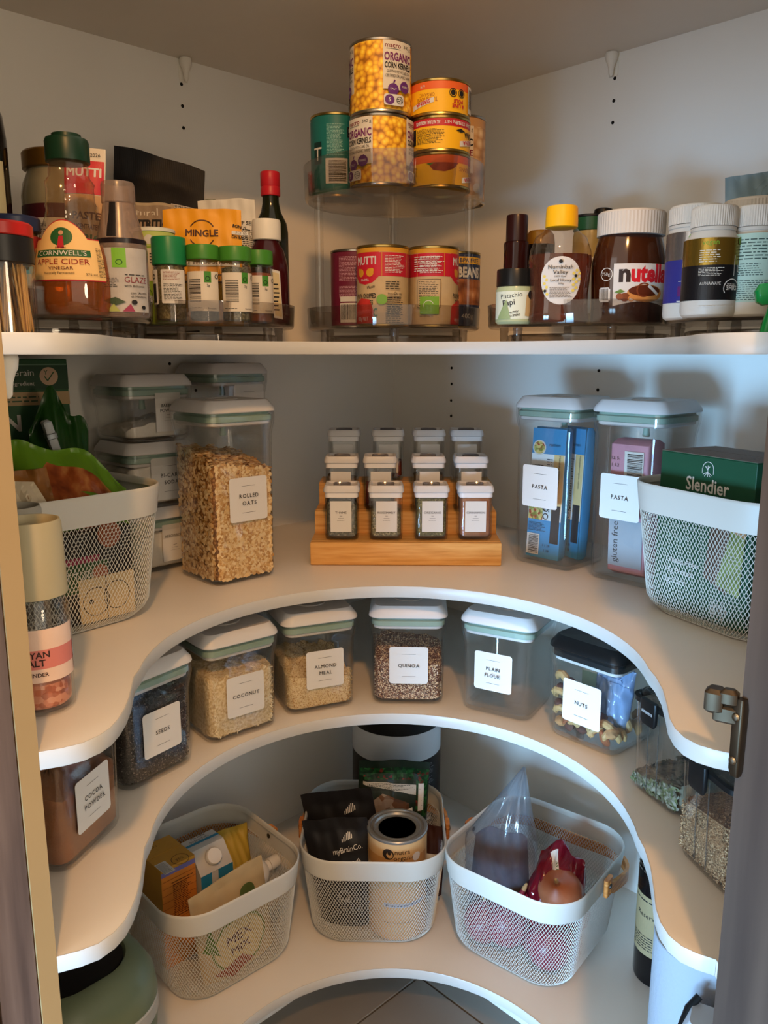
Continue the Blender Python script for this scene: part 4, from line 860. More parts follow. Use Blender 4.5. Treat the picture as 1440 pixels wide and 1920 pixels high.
L = Lab(step=.004); L.poly([(-.02, .150), (-.006, .156), (.052, .098), (.058, .070), (.044, .074)], PAPER).text('AUSTRALIA', -.002, .143, .006, mat('#2c5a34', .6), 'l', .01, rot=-46, w=.05).poly([(.034, .094), (.046, .084), (.050, .078), (.040, .086)], mat('#2c5a34', .6)); L.poly([(-.056, .03), (-.056, .085), (-.030, .080), (-.010, .050), (.02, .045), (.05, .05), (.05, .02), (0, .012)], mat('#a31b33', .4)).disc(.022, .056, .008, INK).ring(.022, .056, .0085, .001, PAPER)
p = BR(.036, -.014); pouch('net_bag', 'red plastic bag around onions in the right lowest basket', 'bag', (p[0], p[1], Z4+.012), (-12, 2, -40), .108, .166, .095, clear('#d8707c', .26, '#a81c36', .10), L, wr=.0032, seed=85, sag=.12, pinch=.7)
# --- other things on the lowest shelf
t = thing('protein_tub', 'large black and white tub in the back corner of the lowest shelf', 'tub', (.025, 1.500, Z4+.0005)); r = .088; BK = mat('#141414', .4)
g = G(); g.lathe([(r-.006, 0), (r, .006), (r, .19), (r, .190)], BK, 56); g.build('lower_body', t); g = G(); g.lathe([(r, .1902), (r, .222), (r-.002, .246), (r-.010, .2465)], mat('#c9ccd0', .4), 56); g.build('shoulder', t)
g = G(); g.lathe([(r-.004, .2468), (r+.001, .248), (r+.001, .296), (r-.003, .301), (r-.012, .302), (.001, .302)], BK, 56); g.build('lid', t)
L = Lab(step=.004); L.greek(.03, .18, .085, .12, 14, mat('#8c8f93', .5)).bars(.04, .06, .075, .10); L.build('label', t, cyl(r))
SAGE = mat('#5f6850', .42, var=.03, vs=10); t = thing('kitchen_bin', 'sage green bin with a black flap lid under the left shelf lobe', 'bin', (-.376, .849, Z4+.0005), 47); q = .0875
g = G(); g.rsq([(q-.016, q-.016, .05, 0), (q-.010, q-.010, .055, .004), (q-.004, q-.004, .06, .10), (q, q, .062, .165)], SAGE, k=10); g.build('bin_body', t)
g = G(); g.rsq([(q-.001, q-.001, .062, .1655), (q+.001, q+.001, .063, .167), (q+.001, q+.001, .063, .184), (q-.001, q-.001, .062, .186)], mat('#a9a59b', .35, .3), k=10); g.build('grey_band', t)
g = G(); g.rsq([(q, q, .062, .1865), (q+.001, q+.001, .063, .190), (q-.002, q-.002, .06, .214), (q-.012, q-.012, .055, .234), (q-.026, q-.026, .045, .243), (q-.030, q-.030, .042, .243), (q-.033, q-.033, .04, .238)], SAGE, k=10); lid = g.build('lid', t)
g = G(); g.rsq([(q-.0325, q-.0325, .04, .2385), (q-.033, q-.033, .04, .2405), (q-.036, q-.036, .038, .2415)], mat('#0b0b0c', .3), k=10); g.build('flap', lid)
g = G(); g.lathe([(.030, 0), (.0375, .002), (.0385, .008), (.0385, .185), (.036, .205), (.026, .228), (.0165, .244), (.0150, .262), (.0145, .300), (.0160, .301), (.0160, .312), (.0005, .313)], mat('#0f0c0c', .12), 40)
t = thing('wine_bottle', 'dark wine bottle with a beige label beside the paper towel', 'bottle', (.430, 1.106, Z4+.0005), -55); g.build('bottle_glass', t)
L = Lab(step=.004); L.rect(-.035, .052, .030, .150, mat('#8d7a58', .6)); L.greek(-.03, .145, .025, .139, 1).text('Reserve', 0, .115, .008, INK).greek(-.03, .085, .02, .06, 4); L.greek(-.03, .20, .0, .185, 2, mat('#4a4038', .5)); L.build('label', t, cyl(.0385))
PT = mat('#9da1a9', .95, bump=.9, bs=160); t = thing('paper_towel_roll', 'white embossed paper towel roll by the door on the lowest shelf', 'paper towel', (.408, .905, Z4+.0005)); g = G(); r = .061; h = .226
g.lathe([(r-.001, 0), (r, .001), (r, h-.001), (r-.001, h)], PT, 60, cap0=False, cap1=False); g.lathe([(r-.001, h), (.022, h-.0005)], mat('#b4b2b0', .95, var=.05, vs=300), 60, cap0=False, cap1=False); g.lathe([(r-.001, 0), (.022, 0)], PT, 60, cap0=False, cap1=False); g.build('paper_roll', t)
g = G(); g.lathe([(.0218, 0), (.0218, h-.0006), (.0205, h-.0006), (.0205, 0)], mat('#a98d6a', .8), 30, cap0=False, cap1=False); g.build('cardboard_core', t)
t = thing('white_appliance', 'white appliance with a black edge in front of the paper towel', 'appliance', (.372, .800, Z4+.0005), -28); g = G()
g.rsq([(.026, .030, .012, 0), (.030, .036, .014, .005), (.030, .036, .014, .15), (.026, .030, .013, .19), (.018, .02, .010, .205)], mat('#c3c8cf', .4), k=6); g.build('housing', t)
g = G(); g.tube([(-.031, -.030, .150), (-.029, -.010, .178), (-.022, .012, .200), (-.012, .022, .212)], .0045, mat('#141414', .4), 8); g.build('black_trim', t)
g = G(); g.rsq([(.0305, .0365, .014, .0), (.0308, .0368, .014, .012), (.0305, .0365, .014, .014)], mat('#1b1d22', .4), k=6, cap0=False, cap1=False); g.build('base_band', t)
# ------------------------------------------------------------------ in the two baskets of the second shelf
GB = mat('#1f4a24', .5, var=.03); L = Lab(step=1); w, h = .185, .319; CR = mat('#b99a7c', .6); PW = mat('#bdb8ad', .6); GK = mat('#1f4a24', .5)
L.rect(-w/2, h-.008, w/2, h-.006, mat('#5d7a5c', .5)).rect(-w/2, h-.041, w/2, h-.0078, mat('#16391b', .5)).text('Whole Grain', .046, h-.022, .0090, PW, 'r', 0).text('No.1 ingredient', .046, h-.035, .0055, PW, 'r'); L.disc(.066, h-.023, .0125, CR); L.line(.060, h-.023, .064, h-.029, .0016, GK).line(.064, h-.029, .073, h-.017, .0016, GK).text('Y', .062, h-.021, .007, GK)
L.rect(-w/2, h-.062, w/2, h-.044, mat('#a58a62', .5)).greek(-.03, h-.048, .075, h-.059, 2, mat('#2c4a2c', .5)); L.text('PROTEIN', .024, h-.096, .021, PW, 'r', .035); L.text('WHEATNESS', .052, h-.152, .026, PW, 'r', .04, w=.15).text('Average', .058, h-.178, .009, PW, 'r'); L.poly([(-w/2, 0), (-w/2, .10), (-.04, .112), (.0, .09), (.03, .04), (.02, 0)], mat('#a86a2c', .5, var=.4, vs=60))
carton_box('cereal_box', 'tall green cereal box lettered Whole Grain behind the left basket', 'box', (-.535, 1.118), Z2+.0008, 41, w, .055, h, GB, [(L, flat(-.055/2-.0003), 'front_print')])
TOAST = ramp_mat('toast_print', 'NOISE', 55, [(.3, '#6b2c12'), (.5, '#9c4f22'), (.7, '#c98a4c')], .4, stretch=(1, 1, .5)); LIME = mat('#5f8a1e', .3, var=.08, vs=12)
L = Lab(); L.poly([(-.055, .150), (-.030, .188), (.010, .178), (.048, .165), (.030, .148), (-.01, .150)], TOAST); L.poly([(-.060, .118), (-.045, .160), (.0, .150), (.032, .135), (.020, .095), (-.02, .112)], TOAST); L.text('17', .082, .135, .006, PAPER).text('COSTA', -.082, .180, .008, mat('#c9d2a0', .5), rot=70, w=.03); L.greek(.03, .135, .05, .128, 1, mat('#d8b878', .5)).greek(.04, .150, .06, .144, 1, mat('#d8b878', .5))
p = BA(.028, -.040); pouch('crouton_bag', 'lime green bag printed with toast squares on top of the left basket', 'bag', (p[0], p[1], Z2+.008), (-10, 2, 36), .135, .205, .080, LIME, L, wr=.0026, seed=44, top=.03, sag=.10, tilt=-.13)
DG = mat('#1c4216', .3, var=.1, vs=14); p = BA(.046, .044)
t = pouch('greens_bag', 'dark green bag closed with a white peg in the left basket', 'bag', (p[0], p[1], Z2+.008), (-6, 4, 30), .074, .266, .050, DG, None, wr=.0026, seed=46, top=.05, sag=.16, tilt=-.04)
g = G(); PG = mat('#a9b0b4', .35); g.box(-.0055, .0055, -.011, -.003, -.028, .028, PG, .002); g.box(-.0055, .0055, .003, .011, -.028, .028, PG, .002); g.box(-.0065, .0065, -.012, .012, .004, .012, mat('#7f878c', .3, .5), .001); g.build('peg', t, (-.012, -.026, .206), (math.radians(8), math.radians(-18), 0))
SNK = mat('#8a5a28', .45, var=.3, vs=50); L = Lab(); L.poly([(-.05, .15), (-.02, .178), (.03, .170), (.045, .12), (.0, .10), (-.04, .11)], mat('#d8cbb0', .5)).greek(-.02, .14, .02, .115, 4); p = BA(-.030, -.045)
pouch('snack_bag', 'brown and cream snack bag at the left end of the left basket', 'bag', (p[0], p[1], Z2+.008), (-4, -8, 30), .095, .185, .055, SNK, L, wr=.0028, seed=48, top=.05)
L = Lab(step=1); L.rect(-.065, .040, .04, .075, mat('#2c4a24', .5)).rect(-.065, .075, .03, .083, mat('#8d3048', .5)).text('NUT TOTAL', 0, .055, .010, PAPER, w=.06).disc(.045, .105, .016, mat('#8d4a2c', .5)).disc(.030, .060, .010, mat('#a05a3c', .5)); L.rect(.0, .0, .075, .055, mat('#cdb488', .6)); L.ring(.022, .025, .018, .001, INK).ring(.05, .028, .018, .001, INK).line(.036, .0, .036, .055, .0012, INK).disc(.015, .026, .003, INK); L.text('PLANTRY', -.04, .014, .007, PAPER, w=.04).greek(-.062, .012, -.01, .004, 2, PAPER)
p = BA(.0, -.074); carton_box('snack_carton', 'dark printed snack carton seen through the mesh of the left basket', 'box', p, Z2+.006, 50, .150, .020, .112, mat('#1c1614', .5), [(L, flat(-.0103), 'front_print')])
SG = mat('#1f4a33', .45); w, d, h = .146, .094, .200; L = Lab(step=1); L.text('Slendier', .004, .157, .0165, PAPER, bold=.015, w=.066)
L.ring(.004, .188-.002, .0085, .0008, PAPER, 0, 180).line(-.0045, .186, -.0045, .180, .0008, PAPER).line(.0125, .186, .0125, .180, .0008, PAPER).line(.004, .190, .004, .176, .001, PAPER)
for a in (-60, -35, 35, 60): L.line(.004, .182, .004+.008*math.sin(math.radians(a)), .182-.007*math.cos(math.radians(a)), .0007, PAPER)
L.line(.004, .185, .0005, .189, .001, PAPER).line(.004, .185, .0075, .189, .001, PAPER)
L.text('Gluten-Free', -.052, .060, .0075, PAPER, 'l', .01).text('14g Protein', -.052, .047, .0075, PAPER, 'l', .01).text('2g Carb', -.052, .034, .0075, PAPER, 'l', .01); L.ring(.036, .018, .012, .001, PAPER).ring(.036, .018, .007, .001, PAPER).greek(.028, .024, .044, .012, 4, PAPER); L.text('Edamame', -.03, .105, .008, mat('#7f9a86', .5)).text('Spaghetti', -.03, .092, .008, mat('#7f9a86', .5)); L.poly([(.010, .055), (.018, .125), (.050, .135), (.060, .09), (.045, .04)], mat('#5a4436', .5, var=.4, vs=120)).poly([(.03, .05), (.05, .13), (.068, .125), (.065, .04)], mat('#7d8a4c', .5, var=.3, vs=60)).poly([(.045, .118), (.068, .135), (.068, .112)], mat('#b98a5e', .5))
L2 = Lab(step=1); L2.greek(-.06, -.030, -.01, -.034, 1, mat('#3a3026', .5)).ring(.045, -.03, .008, .0008, mat('#3a3026', .5))
nf = (.388, .965); carton_box('pasta_box', 'dark green box lettered Slendier with a brown top', 'box', (nf[0]+.899*d/2, nf[1]+.438*d/2), Z2+.006, -64.5, w, d, h, SG, [(L, flat(-d/2-.0003), 'front_print')])
t = bpy.data.objects['pasta_box']
g = G(); g.box(-w/2, w/2, -d/2, -d*.01, h+.0008, h+.0012, mat('#7d6c60', .6)); g.box(-w/2, w/2, d*.01, d/2, h+.0008, h+.0012, mat('#7d6c60', .6)); g.build('brown_top', t, smooth=False); L2.build('top_print', t, flat_top(h+.0014))
p = BB(-.072, .055); pouch('orange_pouch', 'small orange pouch behind the green box in the right basket', 'pouch', (p[0], p[1], Z2+.006), (-4, 3, -60), .070, .166, .03, mat('#b5692e', .4), None, wr=.001, seed=51, top=.1)
pouch('speckled_pouch', 'grey speckled pouch behind the right basket at the picture edge', 'pouch', (.560, 1.100, Z2+.001), (-2, 0, -44), .075, .258, .035, ramp_mat('grey_speckle', 'VORONOI', 160, [(0, '#8d8a88'), (.5, '#5f5c5c'), (1, '#a8a09a')], .5, out='Color'), None, wr=.0008, seed=91, top=.1)
# --- grinders on the second shelf
def grinder(label, xy, h, hc, capm, r, fillm, bands):
    t = thing('salt_grinder', label, 'grinder', (xy[0], xy[1], Z2+.0005), 22, 'grinder jars by the left frame'); zc = h-hc
    g = G(); g.lathe([(r-.004, 0), (r, .003), (r, zc-.012), (r-.002, zc-.004), (r-.005, zc), (r-.007, zc), (r-.004, zc-.010), (r-.0022, zc-.014), (r-.0022, .005), (.0005, .004)], CLEAR, 44, cap1=False); g.build('glass', t, ang=50)
    g = G(); g.lathe([(r-.005, .0065), (r-.003, .009), (r-.003, .030), (r-.006, .033), (.0005, .034)], fillm, 36); tag(g.build('pink_salt', None, (xy[0], xy[1], Z2+.0005)), 'pink salt crystals in the '+('cream-capped' if bands else 'grey-capped')+' grinder', 'salt', kind='stuff') if bands else g.build('pepper', t)
    g = G(); g.lathe([(r-.002, zc), (r+.0006, zc+.001), (r-.0008, h-.004), (r-.0022, h), (r-.0035, h), (r-.0045, h-.008), (.0005, h-.010)], capm, 44); g.build('cap', t)
    if bands:
        L = Lab(step=.003); L.rect(-.050, .034, .050, .084, mat('#dcbfae', .6, var=.04, vs=40)); L.rect(-.050, .047, .050, .065, mat('#c9776e', .6)); L.text('HIMALAYAN', .010, .0575, .0060, mat('#3a2420', .6), 'r', .03).text('PINK SALT', .006, .050, .0060, mat('#3a2420', .6), 'r', .03).text('GRINDER', .008, .040, .0036, mat('#3a2420', .6), 'r', .02); L.rect(.040, .036, .050, .082, PAPER).greek(.042, .08, .048, .04, 22); L.build('label', t, cyl(r))
SALT = ramp_mat('pink_salt', 'VORONOI', 190, [(0, '#e0a58c'), (.5, '#c26e50'), (1, '#8f4a38')], .4, .8, out='Color')
grinder('salt grinder with a cream cap and pink band, nearest the left frame', (-.322, .715), .180, .070, mat('#aaa184', .45), .029, SALT, True)
grinder('grinder with a grey cap behind the cream-capped salt grinder', (-.374, .803), .176, .070, mat('#9a978c', .45), .026, mat('#2a241e', .8), False)
# ------------------------------------------------------------------ top shelf: turntables
def tray(t, r, z, h, foot=True, n=72):
    g = G(); g.lathe([(r-.004, z-.002), (r-.001, z-.0005), (r, z+.002), (r+.0015, z+h-.001), (r+.0015, z+h), (r-.0008, z+h), (r-.0022, z+.003), (r-.005, z+.0012), (.0005, z+.0012)], SMOKE, n, cap0=False); g.build('tray', t, ang=50)
    g = G(); g.lathe([(r-.004, z-.002), (.0005, z-.002)], SMOKE, n, cap0=False); g.build('tray_floor', t)
FOOTM = clear('#d8d5d2', .10, '#8f8a86', .05)
def turntable(label, xy, r, two=False):
    t = thing('turntable', label, 'turntable', (xy[0], xy[1], Z1+.0005), 0, 'clear smoky turntables'); zt = .020
    tray(t, r, zt, .030)
    g = G(); g.lathe([(r*.80, 0), (r*.81, .002), (r*.81, .008), (r*.78, .010), (r*.76, .010), (r*.76, 0)], SMOKE, 64, cap0=False, cap1=False); g.lathe([(r*.76, .0098), (.001, .0098)], clear('#8a847e', .25, '#3a3531', .1), 64, cap0=False, cap1=False); g.build('base', t)
    for k in range(6):
        a = math.radians(30+60*k); g = G(); g.lathe([(.0050, .0), (.0058, .001), (.0058, .0135), (.0065, .015), (.0065, .0178)], FOOTM, 16, c=(r*.90*math.cos(a), r*.90*math.sin(a))); g.build('foot', t)
    if two:
        z2_ = .204; tray(t, r+.002, z2_, .045)
        for a in (118, 242, 298, 62):
            x, y = (r-.012)*math.cos(math.radians(a-90+90)), (r-.012)*math.sin(math.radians(a))
            if a in (118, 62): continue
        for (x, y) in ((-.108, -.045), (.108, -.045), (0.0, .116)):
            g = G(); g.lathe([(.0062, zt+.0015), (.0062, .19), (.0085, .191), (.0085, z2_-.0022)], CLEAR, 20, c=(x, y)); g.build('post', t)
    return Z1+.0005+zt+.0015
TA, TB, TC, TD, TE = (-.400, .952), (-.258, 1.172), (.285, 1.160), (.452, .952), (.0145, 1.262)
ZT = turntable('clear turntable under the apple cider vinegar at the left', TA, .130)
turntable('clear turntable under the green-lidded spice jars', TB, .130)
turntable('clear turntable under the honey and the hazelnut spread', TC, .138)
turntable('clear turntable under the white vitamin bottles at the right', TD, .124)
turntable('clear two-tier turntable stacked with food cans', TE, .129, True)
ZU = Z1+.0005+.204+.0015
def place(x0, x1, yt, Y, zb=None): return eye_x(x0, x1, yt, Y, ZT if zb is None else zb)
# ------------------------------------------------------------------ cans
TIN = mat('#a8a196', .28, 1.0, var=.05, vs=30); GOLD = mat('#b59a5a', .28, 1.0)
def can(name, label, x, Y, z, r, h, L, rim=TIN, base='#cccccc', rz=0, group=None, name_print='label'):
    t = thing(name, label, 'can', (x, Y, z), rz, group); g = G()
    g.lathe([(r-.0015, .0035), (r-.0004, .004), (r-.0004, h-.004), (r-.0015, h-.0035)], mat(base, .45), 44); g.build('can_body', t)
    for nm, z0, s in (('lid', h, -1), ('base', 0, 1)):
        g = G(); pr = [(r-.0012, z0+s*.004), (r+.0004, z0+s*.0032), (r+.0006, z0+s*.001), (r-.0002, z0), (r-.0022, z0), (r-.003, z0+s*.004), (r-.008, z0+s*.0035), (r-.010, z0+s*.0045), (.0005, z0+s*.0045)]
        g.lathe(pr if s > 0 else pr, rim, 44); g.build(nm, t, ang=25)
    if L: L.build(name_print, t, cyl(r-.0003))
    return t
PUR = mat('#5e2a6e', .5); CRM = mat('#cfc5b4', .5); CORN = ramp_mat('corn_print', 'VORONOI', 135, [(0, '#ffe35a'), (.35, '#f5c232'), (.6, '#d9962a'), (.85, '#9a5f16')], .4)
def corn_label(r, h, sh):
    L = Lab(step=.003); c = 2*PI*r
    def W(x): return x+sh
    L.rect(W(-c/2+.002), .0045, W(c/2-.002), h-.0045, CORN)
    for k in (-1, 0, 1):
        o = k*c*.333
        L.rect(W(o-.021), h*.30, W(o+.021), h-.0046, CRM); L.text('macro', W(o-.008), h*.855, h*.065, mat('#7a2a36', .5), 'c', .03).text('340 g', W(o+.013), h*.865, h*.045).rect(W(o-.017), h*.835, W(o+.002), h*.84, INK); L.text('ORGANIC', W(o), h*.685, h*.105, mat('#6e2a5e', .5), 'c', .035, w=.039).text('CORN KERNELS', W(o), h*.585, h*.075, INK, 'c', .03, w=.038); L.text('GROWN WITH CARE ON', W(o), h*.52, h*.04, w=.033).text('CERTIFIED ORGANIC FARMS', W(o), h*.46, h*.04, w=.036)
        for dx in (-.008, .008): L.disc(W(o+dx), h*.30+.004*(dx > 0), .0072, PUR).text('FIBRE' if dx > 0 else 'SALT', W(o+dx), h*.29+.004*(dx > 0), h*.03, PAPER, w=.010).line(W(o+dx), h*.385, W(o+dx+.002), h*.425, .0018, PUR)
        L.rect(W(o-.020), h*.08, W(o+.006), h*.23, PAPER, r=.003).disc(W(o-.013), h*.155, .0060, PUR).text('5', W(o-.013), h*.13, h*.05, PAPER, bold=.02).ring(W(o+.000), h*.155, .0045, .0006, INK).greek(W(o-.004), h*.18, W(o+.004), h*.13, 2)
    return L
X, wd, hh = place(656, 769, 228, 1.185, ZU); rc, hc = .0415, .0905
Lc = corn_label(rc, hc, -.030); Lc.rect(-.030+2*PI*rc*.333*1.0+.004-.003, .006, -.030+2*PI*rc*.333+.040, hc-.0046, CRM); Lc.greek(-.030+2*PI*rc*.333+.006, hc*.9, -.030+2*PI*rc*.333+.034, hc*.1, 18)
can('corn_can', 'corn kernel can lower in its stack, standing on the upper tier', X, 1.185, ZU, rc, hc, Lc, base='#e6c060', group='corn kernel cans')
can('corn_can', 'corn kernel can on top of the other corn can', X+.001, 1.184, ZU+hc+.0004, rc, hc, corn_label(rc, hc, .024), base='#e6c060', group='corn kernel cans')
YEL = mat('#eab01e', .42); ORA = mat('#d9602a', .42); RED = mat('#b3222c', .42)
def tuna(top, v):
    r, h = .0420, .0455; L = Lab(step=.003); c = 2*PI*r; L.rect(-c/2+.001, .004, c/2-.001, h-.004, YEL); L.rect(-c/2+.001, h*.70, c/2-.001, h-.004, top)
    if v == 0:
        L.text('TUNA & BEANS', -.020, h*.48, .0055, mat('#a8641c', .5), 'c', .02, rot=180, w=.030).text('ORGANIC', -.020, h*.60, .0045, mat('#a8641c', .5), 'c', rot=180, w=.022).text('6/9', -.026, h*.83, .004, PAPER, rot=180)
        L.poly([(-.043, .008), (-.010, .0155), (-.010, .0215), (-.043, .014)], PAPER).text('SIRENA', -.026, .0175, .0045, RED, 'c', .03, rot=191, w=.028)
        for x in (.016, .029): L.ring(x, .0275, .0055, .0009, INK).disc(x, .0275, .0035, INK)
        L.text('POLE', .024, .0195, .0045, RED, 'c', .03, rot=180).text('& LINE', .024, .0135, .0045, RED, 'c', .03, rot=180); L.rect(.043, .006, .060, .040, PAPER).bars(.044, .008, .060, .038, pad=False)
    elif v == 1:
        L.text('ALL NATURAL INGREDIENTS', -.020, h*.85, .0042, PAPER, 'c', .03, rot=180, w=.036).text('185g NET', .014, h*.85, .0038, PAPER, rot=180).text('ITALIAN STYLE', .040, h*.85, .0042, PAPER, 'c', .03, rot=180); L.greek(-.036, .029, .004, .010, 8); L.rect(-.043, .010, -.038, .030, INK); L.text('TUNA', .046, .0270, .0070, INK, 'c', .03, rot=180, w=.022).poly([(.020, .027), (.028, .030), (.036, .027), (.028, .025)], INK); L.poly([(.026, .007), (.060, .0135), (.060, .0205), (.026, .014)], PAPER).text('SIRENA', .043, .0165, .0050, RED, 'c', .03, rot=190, w=.028)
    else:
        L.poly([(-.02, h*.70), (-.012, .022), (.004, .020), (.016, .024), (.024, h*.70)], mat('#9a3a22', .5, var=.4, vs=90)).poly([(-.022, h*.68), (-.016, .028), (-.010, h*.7)], mat('#5a7a2c', .5)); L.greek(-.05, .028, -.036, .006, 10); L.text('& BEANS', .040, .0270, .0055, mat('#a8641c', .5), rot=180); L.poly([(.030, .007), (.060, .0125), (.060, .0195), (.030, .014)], PAPER).text('SIRENA', .045, .0155, .0048, RED, 'c', .03, rot=190, w=.026)
    return L, r, h
Xt, _, _ = place(769, 882, 170, 1.200, ZU)
for k, (tp, v, lab) in enumerate(((ORA, 2, 'yellow tuna can with orange band, bottom of its stack of three'), (RED, 1, 'yellow tuna can with red band, middle of its stack of three'), (ORA, 0, 'yellow tuna can with orange band, topmost of its stack of three'))):
    L, r, h = tuna(tp, v); can('tuna_can', lab, Xt-.001*k, 1.200, ZU+k*(h+.0004), r, h, L, GOLD, '#eab01e', group='yellow tuna cans')
TEA = mat('#1d6a66', .42); r, h = .0375, .110; L = Lab(step=.003); L.rect(-.10, .004, .10, h-.004, TEA); L.greek(-.012, h-.012, .014, h-.054, 16, mat('#8fc2ba', .5)); L.bars(-.014, .018, .018, .052, True, seed=6); L.rect(.018, h-.030, .06, h-.016, INK).text('HEINZ', .020, h-.024, .0055, PAPER, 'l', .02).greek(.02, h-.026, .035, h-.029, 1, PAPER); L.rect(-.034, .045, -.020, .075, mat('#10302e', .5)).text('T', -.027, .05, .018, PAPER).greek(.022, .05, .034, .012, 12, mat('#8fc2ba', .5))
X, _, hh = place(588, 674, 223, 1.262, ZU); can('teal_can', 'teal can with a white barcode beside the corn cans', X, 1.262, ZU, r, hh, L, GOLD, '#1d6a66')
CHK = ramp_mat('chickpea_print', 'VORONOI', 75, [(0, '#ead2a6'), (.6, '#b98d5c'), (1, '#7d5632')], .4); L = Lab(step=.003); L.rect(-.11, .004, .11, .105, CHK); L.rect(-.02, .04, .017, .105, CRM).text('340 g', .008, .098, .005).text('ORGANIC', .016, .078, .009, INK, 'r', .03).text('IN BRINE', .016, .064, .008, mat('#7a2a36', .5), 'r', .03); L.disc(.024, .02, .007, PAPER)
X, _, hh = place(822, 903, 227, 1.300, ZU); can('chickpea_can', 'chickpea can half hidden behind the tuna cans', X, 1.300, ZU, .0375, hh, L, TIN, '#b98d5c')
MRED = mat('#b81f30', .42); KRF = mat('#b99e74', .6, var=.06, vs=60); MGOLD = mat('#c98f2a', .4); TOM = mat('#b3302a', .4, var=.25, vs=60)
def mutti(h, off, off2):
    r = .0368; L = Lab(step=.003); L.rect(-.115, .004, .115, h-.004, KRF); L.rect(-.115, h-.010, .115, h-.004, MGOLD); L.rect(-.115, h-.042, .115, h-.0105, MRED)
    o = off; L.poly([(o-.021, h-.010), (o-.021, h-.042), (o-.012, h-.050), (o, h-.053), (o+.012, h-.050), (o+.021, h-.042), (o+.021, h-.010)], MRED); L.text('MUTTI', o, h-.026, .0105, PAPER, 'c', .045, w=.034)
    for s in (-1, 1): L.disc(o+s*.008, h-.037, .0055, MGOLD).disc(o+s*.011, h-.034, .003, MGOLD)
    L.text('PARMA', o, h-.048, .003, PAPER); L.text('Mutti', o+.010, h-.058, .004, INK, rot=10); L.text('POLPA CHOPPED', o, h-.071, .0062, INK, 'c', .02, w=.034).text('TOMATOES', o, h-.080, .0062, INK, 'c', .02, w=.026).text('ORGANIC', o, h-.096, .0115, mat('#1f5a2c', .5), 'c', .04, w=.038); L.poly([(o-.022, .004), (o-.020, .030), (o-.006, .038), (o+.008, .036), (o+.014, .02), (o+.013, .004)], TOM); L.text('400g NET', o-.004, .008, .005, PAPER, w=.02)
    q = off2; L.greek(q-.015, h-.014, q+.015, h-.038, 8, PAPER); L.line(q-.019, h-.011, q-.019, h-.042, .0006, MGOLD).line(q+.019, h-.011, q+.019, h-.042, .0006, MGOLD)
    return L, r
X, _, hh = place(669, 766, 464, 1.185); L, r = mutti(hh, -.026, .018); L.greek(.004, hh-.048, .030, hh-.060, 3); L.rect(.008, hh-.068, .026, hh-.062, KRF).ring(.017, hh-.065, .002, .0005, INK).text('Produced in Italy', .017, hh-.067, .003, INK, w=.02).greek(.004, hh-.070, .030, hh-.105, 9).greek(.006, .04, .03, .012, 6); L.disc(-.001, .036, .007, mat('#6f9a3a', .5))
can('tomato_can', 'red-banded chopped tomato can, MUTTI name facing the front', X, 1.185, ZT, r, hh, L, GOLD, '#b99e74', group='chopped tomato cans')
X, _, hh = place(766, 858, 466, 1.222); L, r = mutti(hh, .046, -.006); L.greek(-.030, hh-.014, .016, hh-.036, 5, PAPER); L.rect(-.024, hh-.085, .008, hh-.046, INK).rect(-.0235, hh-.0845, .0075, hh-.0465, KRF).greek(-.022, hh-.048, .006, hh-.083, 10); L.rect(-.020, .018, .006, .042, mat('#6f9e2e', .5)).ring(-.008, .030, .007, .0008, PAPER, 20, 200).greek(-.02, .016, .006, .014, 1)
can('tomato_can', 'red-banded chopped tomato can with a green leaf mark, turned aside', X, 1.222, ZT, r, hh, L, GOLD, '#b99e74', group='chopped tomato cans')
MAR = mat('#6a1f36', .42); r = .0365; X, _, hh = place(620, 712, 472, 1.262); L = Lab(step=.003); L.rect(-.11, .004, .11, hh-.004, MAR); L.greek(-.024, hh-.010, .014, hh-.045, 12, mat('#c49aa6', .5)).greek(-.024, hh-.052, .014, hh-.070, 7, mat('#c49aa6', .5)).rect(-.022, .038, .006, .045, PAPER); L.bars(-.022, .008, .004, .036, seed=9); L.ring(.016, .016, .005, .001, PAPER)
can('maroon_can', 'maroon can with small white print beside the tomato cans', X, 1.262, ZT, r, hh, L, TIN, '#6a1f36')
NAV = mat('#26314f', .42); BEAN = ramp_mat('bean_print', 'VORONOI', 80, [(0, '#d9a070'), (.5, '#a8683c'), (1, '#6b3a20')], .4); X, _, hh = place(806, 902, 476, 1.285); L = Lab(step=.003); L.rect(-.11, .004, .11, hh-.004, NAV); L.rect(-.11, hh-.018, .11, hh-.008, mat('#dca82a', .4)).text('BPA FREE', .020, hh-.016, .006, NAV, 'c', .02); L.text('BEANS', .020, hh-.037, .014, PAPER, 'c', .04, w=.04); L.rect(-.11, .035, .11, hh-.040, BEAN); L.text('400g', .016, .015, .007, PAPER)
can('bean_can', 'navy bean can with a yellow top band behind the right post', X, 1.285, ZT, .0370, hh, L, GOLD, '#26314f')
